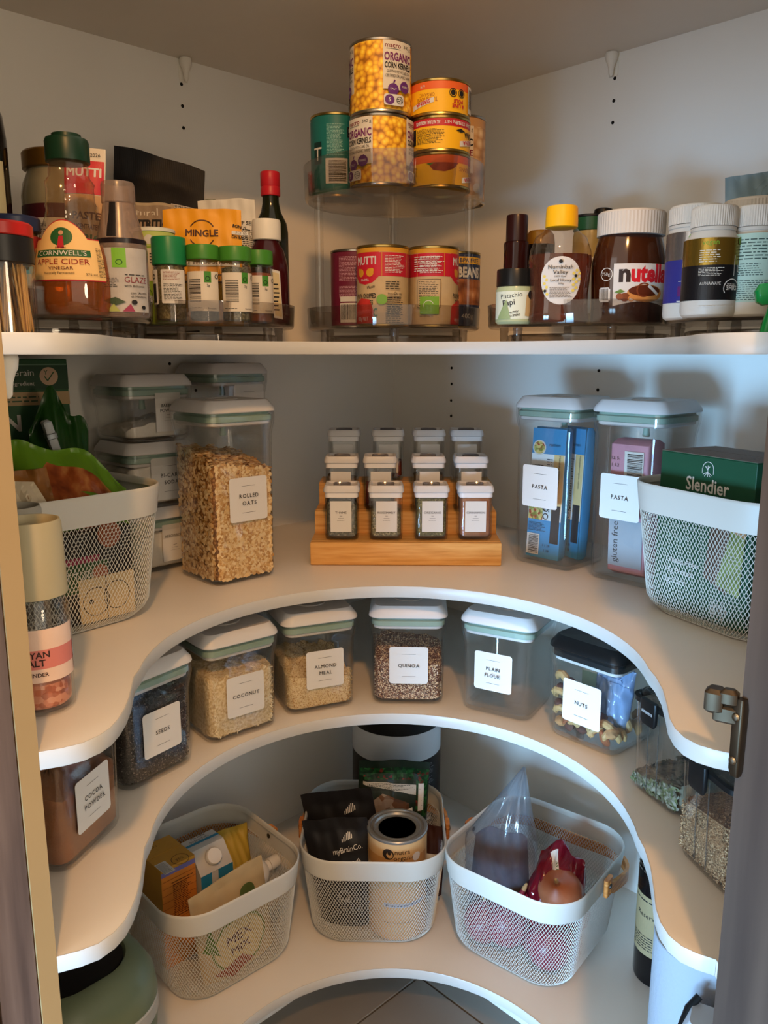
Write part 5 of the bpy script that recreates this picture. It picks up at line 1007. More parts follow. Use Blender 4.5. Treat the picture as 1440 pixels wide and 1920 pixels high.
# ------------------------------------------------------------------ bottles and jars
def bottle(name, label, cat, xy, z, body, bm, parts=(), labels=(), rz=0, group=None, sx=1, sy=1, inner=None, wall=.0016, n=44, part='glass'):
    """body: lathe profile (r, z); inner: (profile, material, part name) content; parts: (name, profile, material)"""
    t = thing(name, label, cat, (xy[0], xy[1], z), rz, group)
    g = G(); g.lathe(body, bm, n, sx=sx, sy=sy, cap1=False); g.build(part, t, ang=40)
    if inner: g = G(); g.lathe(inner[0], inner[1], n, sx=sx, sy=sy); g.build(inner[2], t, ang=50)
    for nm, pr, m in parts: g = G(); g.lathe(pr, m, n); g.build(nm, t, ang=30)
    for nm, L, fn in labels: L.build(nm, t, fn)
    return t
def ribbed(t, name, r, z0, z1, m, n=60, parent=None, top=True):
    g = G(); R = []
    for z, k, q in ((z0, 1, 1), (z0+.001, 1, 1), (z1-.003, 1, 1), (z1-.001, .985, 0), (z1, .95, 0)): R.append([((r*k+(.0005 if q and j % 2 else 0))*math.cos(PI*j/n), (r*k+(.0005 if q and j % 2 else 0))*math.sin(PI*j/n), z) for j in range(2*n)])
    g.loft(R, m, True, True); return g.build(name, t, ang=20)
def scale(pr, kx, kz): return [(r*kx, z*kz) for r, z in pr]
# apple cider vinegar
X, wd, hh0 = place(62, 210, 253, .870); r = wd/2; hh = .236
prof = [(r*.86, 0), (r*.97, .006), (r, .02), (r, .05), (r*.94, .075), (r*.80, .105), (r*.66, .128), (r*.60, .140), (r*.63, .146), (r*.59, .150), (r*.57, .168), (r*.60, .174), (r*.50, .182), (r*.46, .205), (r*.45, hh-.030), (r*.45, hh-.024)]
t = bottle('vinegar_bottle', 'amber apple cider vinegar bottle with dark green cap', 'bottle', (X, .870), ZT, prof, clear('#f2ece4', .02, '#d8c8b0', .03), [('cap', [(r*.46, hh-.036), (r*.53, hh-.035), (r*.53, hh-.010), (r*.50, hh-.006), (r*.36, hh-.005), (r*.35, hh), (r*.02, hh+.0005)], mat('#0f2f20', .35))], inner=([(r*.84, .002), (r*.955, .008), (r*.985, .02), (r*.985, .05), (r*.925, .075), (r*.84, .094), (.0005, .0945)], clear('#e8963a', .22, '#c8741a', .02), 'vinegar'))
g = G(); g.lathe([(r*.85, .0015), (r*.30, .010), (.0005, .013)], clear('#c8741e', .3, '#8a3c08', .05), 40); g.build('punt', t)
L = Lab(step=.003); YC = mat('#dcb678', .55); RD_ = mat('#a8202c', .5); hs = [(-.046, .046), (-.046, .096), (-.030, .100), (-.024, .106), (-.018, .115), (-.008, .122), (.008, .122), (.018, .115), (.024, .106), (.030, .100), (.046, .096), (.046, .046)]
def lab_strip(L, o, m):                     # arched label built as vertical strips
    N = 40
    for k in range(N):
        x0, x1 = -.046+.092*k/N, -.046+.092*(k+1)/N
        top = lambda x: .098+o+.024*max(0, 1-(abs(x)/.030)**2)**.75
        L.poly([(x0, .046-o), (x1, .046-o), (x1, .07), (x0, .07)], m, 1 if o == 0 else 0).poly([(x0, .07), (x1, .07), (x1, top(x1)), (x0, top(x0))], m, 1 if o == 0 else 0)
lab_strip(L, .0016, RD_); lab_strip(L, 0, YC); L.n = 3; L.disc(0, .101, .0135, mat('#22552c', .5), ry=.012).poly([(-.004, .086), (.004, .086), (.0025, .102), (-.0025, .102)], RD_).disc(0, .106, .003, mat('#b98a6a', .5)).text('EST 1895', 0, .0855, .0022, w=.026); L.rect(-.031, .0755, .031, .0840, mat('#22552c', .5)).text("CORNWELL'S", 0, .0768, .0062, PAPER, 'c', .01, w=.058); L.text('APPLE CIDER', 0, .0655, .0070, mat('#8a2018', .5), 'c', 0, w=.066).text('VINEGAR', 0, .0585, .0042, mat('#5a2418', .5), w=.03).text('Naturally Fermented', -.002, .0530, .0030, w=.030).text('375 mL', .030, .0515, .0030); L.rect(-.0445, .05, -.036, .088, mat('#c9a266', .5)).greek(-.043, .085, -.037, .052, 8).greek(.037, .088, .045, .05, 14)
L.build('label', t, lathe_map(prof, r)); t.scale = (1, 1, hh0/hh)
# balsamic glaze
X, wd, hh0 = place(180, 275, 343, .885); r = wd/2; hh = .166; prof = [(r*.92, 0), (r, .004), (r, .082), (r*.97, .090), (r*.80, .112), (r*.66, .128), (r*.60, hh-.026), (r*.64, hh-.025), (r*.64, hh-.004), (r*.60, hh)]
t = bottle('glaze_bottle', 'clear-shouldered balsamic glaze bottle with a grey label', 'bottle', (X, .885), ZT, prof, clear('#d8c8bc', .30, '#b9a294', .25), inner=([(r*.9, .002), (r*.97, .006), (r*.97, .096), (.0005, .0965)], mat('#1c1417', .3), 'glaze'), part='plastic_body')
GL = mat('#a6a19c', .45, var=.1, vs=40); L = Lab(step=.003); L.rect(-.034, .006, .038, .084, GL); L.rect(-.034, .006, -.016, .084, CRM); L.rect(-.002, .060, .012, .0838, mat('#6da52e', .5)).ring(.005, .0665, .0035, .001, mat('#24561a', .5)); L.text('GLAZE', .022, .042, .0072, mat('#7a2a30', .5), 'c', 0, w=.025).greek(.010, .053, .034, .050, 1).text('with Balsamic', .020, .0365, .0030, w=.022).text("con 'Aceto", .024, .0280, .0030).text('di Modena', .024, .0235, .0030).greek(-.012, .048, .004, .036, 4); L.poly([(-.014, .020), (.0, .024), (.010, .018), (.0, .014)], mat('#3a4a34', .5)).disc(.018, .018, .003, INK).disc(.028, .012, .0024, INK).poly([(-.01, .0065), (-.002, .016), (.004, .0065)], mat('#9aa05a', .5)).poly([(.006, .0065), (.014, .016), (.018, .0065)], mat('#8a2a4a', .5)); L.build('label', t, cyl(r)); L = Lab(step=.003); L.rect(-.008, .098, .003, .140, mat('#1c1a1c', .3)); L.build('seal_tape', t, lathe_map(prof, r)); t.scale = (1, 1, hh0/hh)
# toothpick jar
X, Y = -.352, .768; r = .0300; hz = .100
t = bottle('toothpick_jar', 'toothpick jar with a red and black lid at the left end', 'jar', (X, Y), Z1+.0005, [(r-.003, 0), (r, .002), (r, hz-.036), (r-.002, hz-.034), (r-.003, hz-.034), (r-.0022, hz-.038), (r-.0022, .003)], CLEAR, [('lid', [(r-.001, hz-.036), (r+.0008, hz-.035), (r+.0008, hz-.013), (r, hz-.0125)], mat('#1d1b1b', .4)), ('lid_top', [(r+.0004, hz-.0124), (r+.0012, hz-.0115), (r+.0012, hz-.002), (r-.001, hz), (.0005, hz)], mat('#b3231f', .35))])
rnd = random.Random(5); PK = mat('#c99a5a', .7, var=.1, vs=20); tg = None
for k in range(70):
    a, rr = rnd.uniform(0, 2*PI), (r-.0045)*math.sqrt(rnd.uniform(.35 if k < 55 else .0, 1)); b = a+rnd.uniform(-.5, .5); q = rr*rnd.uniform(.8, 1)
    g = G(); p0 = Vector((rr*math.cos(a), rr*math.sin(a), .003)); p1 = Vector((q*math.cos(b), q*math.sin(b), hz-.036)); m_ = p0.lerp(p1, .06); m2 = p0.lerp(p1, .94); g.tube([p0, m_, m2, p1], .0011, PK, 6, rr=[.0003, .0011, .0011, .0003])
    tag(g.build('toothpick', None, (X, Y, Z1+.0005)), 'thin wooden toothpick standing in the red-lidded jar', 'toothpick', 'toothpicks in the jar')
# wine / vinegar bottle at far left
t = bottle('dark_bottle', 'tall dark glass bottle cut by the left edge of the picture', 'bottle', (-.448, .930), ZT, [(.034, 0), (.0385, .004), (.0385, .190), (.036, .215), (.022, .250), (.0145, .275), (.0140, .320), (.0155, .321), (.0155, .332), (.0005, .332)], mat('#0f0a09', .12), part='glass_body', rz=28)
L = Lab(step=.004); L.rect(-.03, .06, .036, .165, mat('#c9b88a', .6)); L.text('g', .008, .085, .050, mat('#7a1a24', .5), 'c', .02); L.build('label', t, cyl(.0385))
# blue-lid jar
X, wd, hh = place(-8, 88, 420, .905); r = wd/2; X = -.378; Y0 = .862; r = .0265
t = bottle('sauce_jar', 'small jar with a blue lid and red label behind the toothpicks', 'jar', (X, Y0), ZT, [(r-.003, 0), (r, .003), (r, hh-.022), (r-.003, hh-.018), (r-.004, hh-.014)], clear('#c8b090', .5, '#8a5a28', .05), [('lid', [(r-.002, hh-.015), (r+.0006, hh-.014), (r+.0006, hh-.002), (r-.001, hh), (.0005, hh)], mat('#2b3350', .35))])
L = Lab(step=.003); L.rect(-.05, hh*.28, .05, hh*.80, mat('#b9b4a0', .5)).rect(-.05, hh*.62, .05, hh*.80, mat('#8a2420', .5)).rect(.0, hh*.42, .05, hh*.64, mat('#4aa0b0', .5)).text('C', .018, hh*.46, .012, INK, 'c', .03); L.build('label', t, cyl(r))
# pale jar with gold lid
X, wd, hh = place(50, 199, 291, 1.030); r = wd/2*.97; GLID = mat('#7a5a26', .3, .7)
t = bottle('tahini_jar', 'large pale jar with a gold lid behind the vinegar bottle', 'jar', (X, 1.030), ZT, [(r-.004, 0), (r, .004), (r, hh-.050), (r*.95, hh-.036), (r*.84, hh-.024), (r*.84, hh-.016)], clear('#c2bda6', .62, '#a89e80', .08), [('lid', [(r*.86, hh-.020), (r*.93, hh-.019), (r*.93, hh-.002), (r*.90, hh), (.0005, hh)], GLID)])
L = Lab(step=.004); L.rect(-.12, hh-.115, .12, hh-.062, PAPER).rect(-.12, hh-.078, .12, hh-.062, mat('#4a1c24', .5)).text('NUTRITION', -.020, hh-.088, .004).greek(-.036, hh-.09, -.005, hh-.112, 6).greek(.010, hh-.085, .035, hh-.112, 7); L.build('label', t, cyl(r))
# tomato paste tube
t = thing('paste_tube', 'red and white tomato paste tube behind the vinegar bottle', 'tube', (-.3440, .957, ZT), rot=(math.radians(-2), math.radians(3), math.radians(6))); g = G(); R = []
for z, a, b in ((.018, .019, .019), (.024, .020, .0195), (.10, .0215, .014), (.17, .0225, .006), (.192, .0230, .0014), (.205, .0230, .0013)): R.append([(a*math.cos(2*PI*j/32), b*math.sin(2*PI*j/32), z) for j in range(32)])
g.loft(R, CRM, True, True); g.build('tube_body', t); g = G(); g.lathe([(.017, 0), (.018, .001), (.018, .016), (.015, .018)], RED, 28); g.build('cap', t)
def tubef(a, b, o):
    zs = ((.018, .019, .019), (.024, .020, .0195), (.10, .0215, .014), (.17, .0225, .006), (.192, .0230, .0014), (.205, .0230, .0013))
    for (z0, a0, b0), (z1, a1, b1) in zip(zs, zs[1:]):
        if b <= z1: break
    k = max(0, min(1, (b-z0)/(z1-z0))); A_ = a0+(a1-a0)*k; B_ = b0+(b1-b0)*k
    return (a, -B_*math.sqrt(max(0, 1-(a/A_)**2))-o-.0004, b)
L = Lab(step=.003); L.rect(-.0215, .150, .0215, .190, MRED).text('MUTTI', .0, .171, .0105, PAPER, 'c', .04, w=.038).disc(.006, .160, .005, TOM).text('2026', .012, .195, .004); L.rect(-.0205, .020, .0205, .149, mat('#b98f62', .5)).text('PASTE', .004, .120, .0085, mat('#5a2a1c', .5), 'c', .03, w=.03).text('CONCENTRATED', .002, .108, .006, mat('#5a2a1c', .5), 'c', .02, w=.034).text('BIO', .012, .092, .010, mat('#2c5a2c', .5), 'c', .03); L.build('print', t, tubef); t.scale = (1, 1, .92)
# pouches at the back of the second turntable
def put(x0, x1, yt, Y, zb=None): return place(x0, x1, yt, Y, zb)
BW2 = ramp_mat('black_weave', 'WAVE', 300, [(0, '#0d0b0b'), (1, '#171313')], .5, .2, stretch=(1, 1, 1.6))
X, wd, hh = put(200, 366, 287, 1.262); L = Lab(); L.rect(.020, hh-.072, .068, hh-.066, mat('#b9b4ac', .5)).text('NO NASTIES ADDED', .044, hh-.0708, .0036, INK, w=.044, bold=.02)
pouch('black_pouch', 'large black woven-look pouch with a white strip, on the top shelf', 'pouch', (X, 1.262, ZT), (-3, 4, 6), wd, hh, .045, BW2, L, 'black pouches', wr=.0007, seed=61, top=.14, tilt=-.05)
X, wd, hh = put(236, 330, 378, 1.205); L = Lab(); NB = mat('#8d7a66', .6); L.rect(-wd/2+.004, hh-.040, wd/2-.004, hh-.004, NB).text('natural', -.010, hh-.020, .012, mat('#c9bfae', .5), 'c', 0, w=.05).text('NUTRITIONAL', .012, hh-.037, .013, INK, 'c', .05, w=.086).text('YEAST', -.006, hh-.055, .013, INK, 'c', .05, w=.045).rect(.012, hh-.060, .05, hh-.044, mat('#c2502a', .5))
pouch('yeast_pouch', 'beige pouch lettered NUTRITIONAL YEAST behind the glaze bottle', 'pouch', (X, 1.205, ZT), (-2, 0, 8), wd, hh, .040, mat('#a8977c', .6), L, wr=.0006, seed=62, top=.12)
X, wd, hh = put(256, 330, 430, 1.110); r = wd/2; t = bottle('green_tub', 'lime green and white tub behind the spice jars', 'tub', (X, 1.110), ZT, [(r-.003, 0), (r-.001, .003), (r, hh-.006), (r, hh-.003)], mat('#86a83a', .5), [('lid', [(r-.001, hh-.006), (r+.001, hh-.005), (r+.001, hh-.001), (r-.002, hh), (.0005, hh)], mat('#d8d8cc', .4))], part='tub_body')
L = Lab(step=.003); L.rect(-.05, hh*.45, .05, hh*.78, CRM).rect(-.05, hh*.80, .05, hh*.95, mat('#b5c26a', .5)).disc(-.02, hh*.87, .006, PAPER).disc(.0, hh*.87, .006, PAPER).greek(-.03, hh*.76, -.012, hh*.48, 9).greek(.0, hh*.74, .02, hh*.62, 3).ring(-.008, hh*.3, .01, .001, mat('#4a6a1c', .5)).rect(-.02, hh*.05, .0, hh*.22, mat('#7a9a3a', .5)); L.build('label', t, cyl(r))
X, wd, hh = put(308, 453, 388, 1.145); MNG = mat('#e09a1e', .42); L = Lab(); DBR = mat('#4a2a1c', .5); L.ring(-.000, hh-.033, .0185, .0014, DBR, 30, 150).ring(0, hh-.033, .0185, .0014, DBR, 210, 330).text('MINGLE', 0, hh-.037, .0088, DBR, 'c', .04, w=.046); L.text('BONUS', .050, hh-.025, .0040, INK, 'c', .03, rot=-8, w=.018).rect(.040, hh-.034, .062, hh-.029, PAPER).text('RECIPES', .051, hh-.033, .0036, INK, w=.02).text('ON BACK!', .051, hh-.039, .0040, INK, 'c', .03, w=.022); L.rect(-.046, hh-.077, .050, hh-.066, PAPER).text('SMASH THESE SMOKEY', .002, hh-.0748, .0075, DBR, 'c', .03, w=.092); L.rect(-.04, hh-.100, .05, hh-.088, DBR).text('CHIPOTLE BARBECUE', .005, hh-.097, .0065, MNG, 'c', .03, w=.08)
pouch('seasoning_sachet', 'orange sachet lettered MINGLE behind the spice jars', 'sachet', (X, 1.145, ZT), (-4, 0, 3), wd, hh, .016, MNG, L, wr=.0008, seed=63, top=.05, flatb=False)
X, wd, hh = put(380, 487, 370, 1.232); L = Lab(); L.text('HEMP SEEDS', .028, hh-.038, .0055, INK, 'c', .03, w=.05).greek(.012, hh-.044, .045, hh-.070, 6).greek(.012, hh-.082, .045, hh-.100, 4).rect(.012, hh-.0795, .045, hh-.079, INK)
pouch('seed_pouch', 'white seed pouch behind the orange sachet', 'pouch', (X, 1.232, ZT), (-3, -2, -2), wd, hh, .035, mat('#d3d0c6', .5), L, wr=.0009, seed=64, top=.12)
X, wd, hh = put(345, 420, 372, 1.292); pouch('green_pouch', 'dark green pouch corner between the black and white pouches', 'pouch', (X, 1.292, ZT), (-2, -3, 2), wd, hh, .030, mat('#2c4a1c', .4), None, wr=.0008, seed=65, top=.1)
# green-lidded spice jars
def shop_jar(label, x0, x1, yt, Y, lidm, hl, cont, lab, rz=0, rx=None):
    X, wd, hh = place(x0, x1, yt, Y); r = wd/2*.97
    t = bottle('herb_jar', label, 'spice jar', (X, Y), ZT, [(r-.003, 0), (r, .002), (r, hh-hl-.012), (r*.95, hh-hl-.006), (r*.86, hh-hl), (r*.84, hh-hl+.006), (r*.80, hh-hl+.006), (r*.90, hh-hl-.008), (r-.0018, hh-hl-.014), (r-.0018, .004)], CLEAR, [('lid', [(r*.98, hh-hl-.001), (r*1.02, hh-hl), (r*1.02, hh-.002), (r*.98, hh), (.0005, hh-.0005)], lidm)], rz=rz, group='green-lidded spice jars')
    nm, cl, top, m = cont; g = G(); g.lathe([(r-.005, .0045), (r-.0028, .006), (r-.0028, top), (.0005, top+.002)], m, 30); tag(g.build(nm, None, (X, Y, ZT)), cl, 'dried spice', kind='stuff'); lab(t, r, hh)
    return t
GL1 = mat('#1f7a48', .35); GL2 = mat('#3f7d2a', .35)
def lab1(t, r, hh):
    L = Lab(step=.003); L.rect(-.006, hh*.23, .026, hh*.62, PAPER, r=.002).greek(-.003, hh*.60, .020, hh*.50, 5, mat('#8a4a3a', .5)).greek(-.003, hh*.46, .022, hh*.26, 8); L.build('label', t, cyl(r+.0003)); L = Lab(step=.003); L.rect(-.024, hh*.22, -.011, hh*.62, PAPER, r=.002).rect(-.021, hh*.24, -.014, hh*.46, INK).ring(-.018, hh*.54, .003, .001, INK); L.build('label', t, cyl(r+.0003))
def lab2(t, r, hh, sh=0.0, g_=True):
    L = Lab(step=.003); L.rect(-.024+sh, hh*.16, .024+sh, hh*.66, CRM); L.bars(-.022+sh, hh*.26, .000+sh, hh*.58, True, seed=13, pad=False); L.rect(.003+sh, hh*.52, .012+sh, hh*.66, mat('#3f7d2a', .5)).ring(.0075+sh, hh*.57, .003, .001, mat('#123a12', .5)).text('2g', .008+sh, hh*.47, .003).text('O', .020+sh, hh*.57, .006).greek(-.02+sh, hh*.21, .0+sh, hh*.19, 1).text('Rectangle', .012+sh, hh*.185, .002, w=.012); L.build('label', t, cyl(r+.0003))
shop_jar('herb jar with the tallest, bluish green lid beside the lime tub', 287, 351, 446, 1.060, GL1, .033, ('dried_herbs', 'brown-green herbs in the jar with the bluish green lid', .072, HERB('mixed_herb', '#8d8058', '#6a5f3c', '#443c26')), lab1)
shop_jar('herb jar with a grass green lid, second in the row of four', 351, 413, 461, 1.068, GL2, .017, ('dried_herbs', 'dark leaves low in the second herb jar', .028, HERB('dark_leaf', '#6a6450', '#403c30', '#24211b')), lambda t, r, h: lab2(t, r, h, .002))
shop_jar('herb jar with a grass green lid, third in the row of four', 412, 473, 464, 1.078, GL2, .017, ('dried_herbs', 'grey-green herbs filling the third herb jar', .070, HERB('grey_herb', '#8a8468', '#5e5a46', '#38352a')), lambda t, r, h: lab2(t, r, h, .008))
shop_jar('herb jar with a grass green lid and reddish spice, last of four', 459, 513, 471, 1.128, GL2, .018, ('ground_spice', 'reddish brown spice in the last herb jar', .068, mat('#8a4a2c', .9, var=.15, vs=90)), lambda t, r, h: lab2(t, r, h, .004))
# sauce bottle with white cap and oil bottle with red cap
X, wd, hh = place(462, 541, 413, 1.190); r = wd/2; t = bottle('sauce_bottle', 'dark red sauce bottle with a white cap behind the herb jars', 'bottle', (X, 1.190), ZT, [(r*.9, 0), (r, .004), (r, .070), (r*.96, .085), (r*.80, .105), (r*.60, hh-.032), (r*.56, hh-.024)], mat('#3a1014', .15), [('cap', [(r*.64, hh-.028), (r*.68, hh-.027), (r*.68, hh-.004), (r*.64, hh), (.0005, hh)], mat('#d9d4c8', .4))], part='bottle_body')
L = Lab(step=.003); L.poly([(.012, .012), (.026, .010), (.022, .075), (.008, .078)], PAPER).poly([(.0135, .015), (.0245, .013), (.0205, .072), (.0095, .074)], mat('#c9b890', .5)).greek(.012, .06, .021, .02, 5); L.build('label', t, cyl(r))
X, wd, hh = place(479, 541, 323, 1.262); r = wd/2; bottle('oil_bottle', 'dark green oil bottle with a red screw cap', 'bottle', (X, 1.262), ZT, [(r*.88, 0), (r, .004), (r, hh-.085), (r*.92, hh-.072), (r*.60, hh-.056), (r*.50, hh-.044), (r*.48, hh-.030)], mat('#1c1f10', .12), [('cap', [(r*.54, hh-.034), (r*.58, hh-.033), (r*.58, hh-.022), (r*.56, hh-.021), (r*.58, hh-.020), (r*.58, hh-.002), (r*.54, hh), (.0005, hh)], mat('#b3202c', .35))], part='bottle_glass')
# right: honey
X, wd, hh0 = place(991, 1109, 388, 1.062); r = wd/2; hh = .166; sy = .72
prof = [(r*.90, 0), (r*.97, .004), (r*.93, .020), (r*.92, .045), (r*.98, .075), (r*1.0, .090), (r*.96, .105), (r*.80, .124), (r*.60, hh-.036), (r*.46, hh-.028), (r*.44, hh-.020)]
t = bottle('honey_bottle', 'amber honey bottle with a yellow cap', 'bottle', (X, 1.062), ZT, prof, clear('#f4eee4', .02, '#d8c8b0', .03), [('cap', [(r*.46, hh-.030), (r*.505, hh-.029), (r*.505, hh-.018), (r*.50, hh-.017), (r*.49, hh-.003), (r*.46, hh), (.0005, hh)], mat('#f0b414', .4))], sy=sy, inner=([(r*.885, .002), (r*.955, .006), (r*.915, .021), (r*.905, .045), (r*.965, .075), (r*.985, .090), (r*.965, .098), (.0005, .0985)], clear('#b0521c', .32, '#7a2e0c', .02), 'honey'))
hp = lathe_map(prof, r, 0, 1, sy); L = Lab(step=.003); L.disc(-.004, .060, .0275, PAPER, ry=.0335, n=40); YH = mat('#d9c25a', .5)
for dx, dy in ((-.026, .066), (-.023, .061), (-.026, .056), (-.023, .051), (-.026, .046), (-.022, .041), (.016, .074), (.012, .070), (.016, .066), (.020, .070), (.012, .062), (.016, .058), (.020, .062), (.012, .054), (.016, .050), (.012, .046)): L.disc(dx, dy, .0023, YH, n=6)
L.text('Numinbah', -.005, .0760, .0056, INK, 'c', .0, w=.030).text('Valley', -.005, .0690, .0056, INK, 'c', 0, w=.018).text('100% Raw', -.005, .0645, .0024).text('Local Honey', -.004, .0585, .0040, INK, 'c', .0, w=.026).text('500g', -.004, .0545, .0024).greek(-.018, .051, .012, .036, 6).disc(-.005, .0865, .0024, INK).disc(.014, .0665, .002, INK).disc(-.024, .0455, .002, INK); L.build('label', t, hp); t.scale = (1, 1, hh0/hh)
# hazelnut spread
X, wd, hh0 = place(1108, 1251, 399, 1.080); r = wd/2; hh = .156; sy = .78; prof = [(r*.90, 0), (r*.97, .004), (r*.965, .030), (r, .075), (r*.99, .088), (r*.90, .108), (r*.84, .120), (r*.82, hh-.033)]
t = bottle('spread_jar', 'large hazelnut spread jar lettered nutella with a white lid', 'jar', (X, 1.080), ZT, prof, mat('#3a1a0c', .12, coat=.6), sy=sy, part='jar_body', rz=8)
g = ribbed(t, 'lid', r*.86, hh-.033, hh, mat('#c9c4bb', .45)); g.scale = (1.0, .93, 1)
hp = lathe_map(prof, r, 0, 1, sy); L = Lab(step=.003)
for k in range(30): x0, x1 = -.036+.078*k/30, -.036+.078*(k+1)/30; lo = lambda x: .024+.006*math.sin((x+.036)/.078*PI); L.poly([(x0, lo(x0)), (x1, lo(x1)), (x1, .082), (x0, .082)], PAPER, 0)
L.n = 1; NR = mat('#c4202a', .4); L.text('n', -.029, .058, .0230, mat('#2a1a16', .5), 'l', .045, w=.015); L.text('utella', -.0135, .058, .0230, NR, 'l', .045, w=.055)
CRU = mat('#c98a4a', .5, var=.15, vs=90); L.disc(.008, .0415, .026, CRU, ry=.0120).disc(.007, .0450, .023, mat('#5a2614', .35), ry=.0075).ring(.004, .046, .010, .002, mat('#7a3a20', .4), 20, 300).line(.010, .052, .026, .040, .004, PAPER).disc(-.020, .036, .006, mat('#7a4020', .4)).disc(-.027, .037, .0045, mat('#8a4a26', .4)).poly([(-.034, .043), (-.026, .047), (-.020, .044), (-.027, .041)], mat('#5a7a2a', .5)).ring(-.012, .034, .004, .0012, CRU); L.text('HAZELNUT SPREAD WITH COCOA', .012, .0295, .0022, INK, 'c', .01, w=.036); L.build('label', t, hp)
L = Lab(step=.003); L.rect(-.058, .032, -.040, .048, PAPER).bars(-.056, .030, -.042, .050, pad=True); L.ring(-.046, .068, .009, .001, PAPER).text('750g', -.047, .066, .0045, PAPER); L.build('side_label', t, hp); t.scale = (1, 1, hh0/hh)
# pistachio jar
X, wd, hh = place(930, 1001, 506, 1.080); r = wd/2; t = bottle('pistachio_jar', 'small jar of pale green pistachio spread with a black lid', 'jar', (X, 1.080), ZT, [(r-.003, 0), (r, .003), (r, hh-.026), (r*.92, hh-.020), (r*.88, hh-.016)], mat('#a8b088', .2), [('lid', [(r*.94, hh-.022), (r*.98, hh-.021), (r*.98, hh-.002), (r*.95, hh), (.0005, hh)], mat('#141414', .3))], part='jar_body', rz=-6)
L = Lab(step=.003); L.rect(-.034, .006, .034, hh-.028, mat('#cfd3be', .5)); L.text('Pistachio', -.006, hh-.036, .0058, INK, 'c', 0, w=.030, rot=6).text('Papi', -.009, hh-.0455, .0072, INK, 'c', .01, w=.020, rot=6).text('THE NUTTY', -.006, .0125, .0026, INK, 'c', .02, rot=8).text('PISTACHIO SPREAD', -.006, .0085, .0026, INK, 'c', .02, rot=8, w=.024); L.poly([(-.026, .006), (-.012, .03), (-.006, .006)], mat('#8fa070', .5)).poly([(.012, .01), (.014, .036), (.026, .040), (.032, .02), (.024, .008)], mat('#b99a68', .5)).disc(.022, .036, .006, INK); L.build('label', t, cyl(r))
X, wd, hh = place(942, 992, 404, 1.172); r = wd/2; bottle('syrup_bottle', 'slim dark brown syrup bottle with a brown cap', 'bottle', (X, 1.172), ZT, [(r*.9, 0), (r, .003), (r*.98, .03), (r*.92, hh-.050), (r*.96, hh-.040), (r*.92, hh-.036), (r*.70, hh-.036)], mat('#2a0f0c', .12), [('cap', [(r*.76, hh-.036), (r*.80, hh-.035), (r*.80, hh-.003), (r*.76, hh), (.0005, hh)], mat('#2c1210', .3))], part='bottle_body')
X, wd, hh = place(986, 1042, 431, 1.180); r = wd/2; bottle('molasses_jar', 'dark jar with an amber shoulder between the syrup and honey', 'jar', (X, 1.196), ZT, [(r-.003, 0), (r, .003), (r, hh-.018), (r*.92, hh-.006), (r*.7, hh), (.0005, hh)], mat('#140c08', .12), [('amber_shoulder', [(r*1.004, hh-.0185), (r*.93, hh-.0055), (r*.72, hh+.0006), (.0005, hh+.0006)], mat('#7a5418', .15))], part='jar_body')
X, wd, hh = place(1072, 1136, 405, 1.232); r = wd/2; t = bottle('pickle_jar', 'jar of pale pickles with a green and black lid behind the honey', 'jar', (X, 1.232), ZT, [(r-.003, 0), (r, .003), (r, hh-.030), (r*.94, hh-.022), (r*.92, hh-.018)], mat('#9a8450', .25, var=.2, vs=60), [('lid', [(r*.96, hh-.022), (r, hh-.021), (r, hh-.004)], mat('#1f4a2c', .3)), ('lid_rim', [(r*1.0, hh-.0038), (r*1.02, hh-.003), (r*.98, hh), (.0005, hh)], mat('#14161a', .3))], part='jar_body')
L = Lab(step=.003); L.rect(-.02, .02, .03, hh-.060, PAPER).text('w', .010, hh-.09, .012, mat('#7a2a36', .5), rot=70); L.build('label', t, cyl(r))
X, wd, hh = place(1113, 1151, 386, 1.262); r = wd/2; bottle('black_cap_bottle', 'bottle with a rounded black cap behind the hazelnut spread', 'bottle', (X, 1.280), ZT, [(r*1.1, 0), (r*1.25, .004), (r*1.25, hh-.060), (r*.8, hh-.036), (r*.75, hh-.028)], mat('#2a1810', .2), [('cap', [(r*.85, hh-.032), (r*.98, hh-.030), (r*1.0, hh-.010), (r*.85, hh-.002), (r*.5, hh), (.0005, hh)], mat('#121011', .35))], part='bottle_body')
# vitamin bottles
VW = mat('#c6c2ba', .42)
def vitamin(label, X, Y, r, hh, rc_, lfn, lz0, lz1, rz=0):
    t = bottle('vitamin_bottle', label, 'bottle', (X, Y), ZT, [(r-.004, 0), (r-.001, .002), (r, .006), (r, hh-.040), (r*.97, hh-.034), (rc_*.98, hh-.026), (rc_*.94, hh-.021)], VW, [('neck_ring', [(rc_*.98, hh-.0245), (rc_*1.0, hh-.024), (rc_*1.0, hh-.021), (rc_*.97, hh-.0205)], VW)], part='bottle_body', rz=rz, group='white-capped vitamin bottles')
    ribbed(t, 'cap', rc_, hh-.0202, hh, mat('#cac6be', .42)); L = Lab(step=.003); lfn(L, r, hh); L.build('label', t, cyl(r)); return t
SILV = mat('#8e8a88', .25, .8); VBL = mat('#2f2f7a', .4); VGN = mat('#6f9a2a', .4); VGD = mat('#8d7430', .25, .8); VBK = mat('#141316', .35)
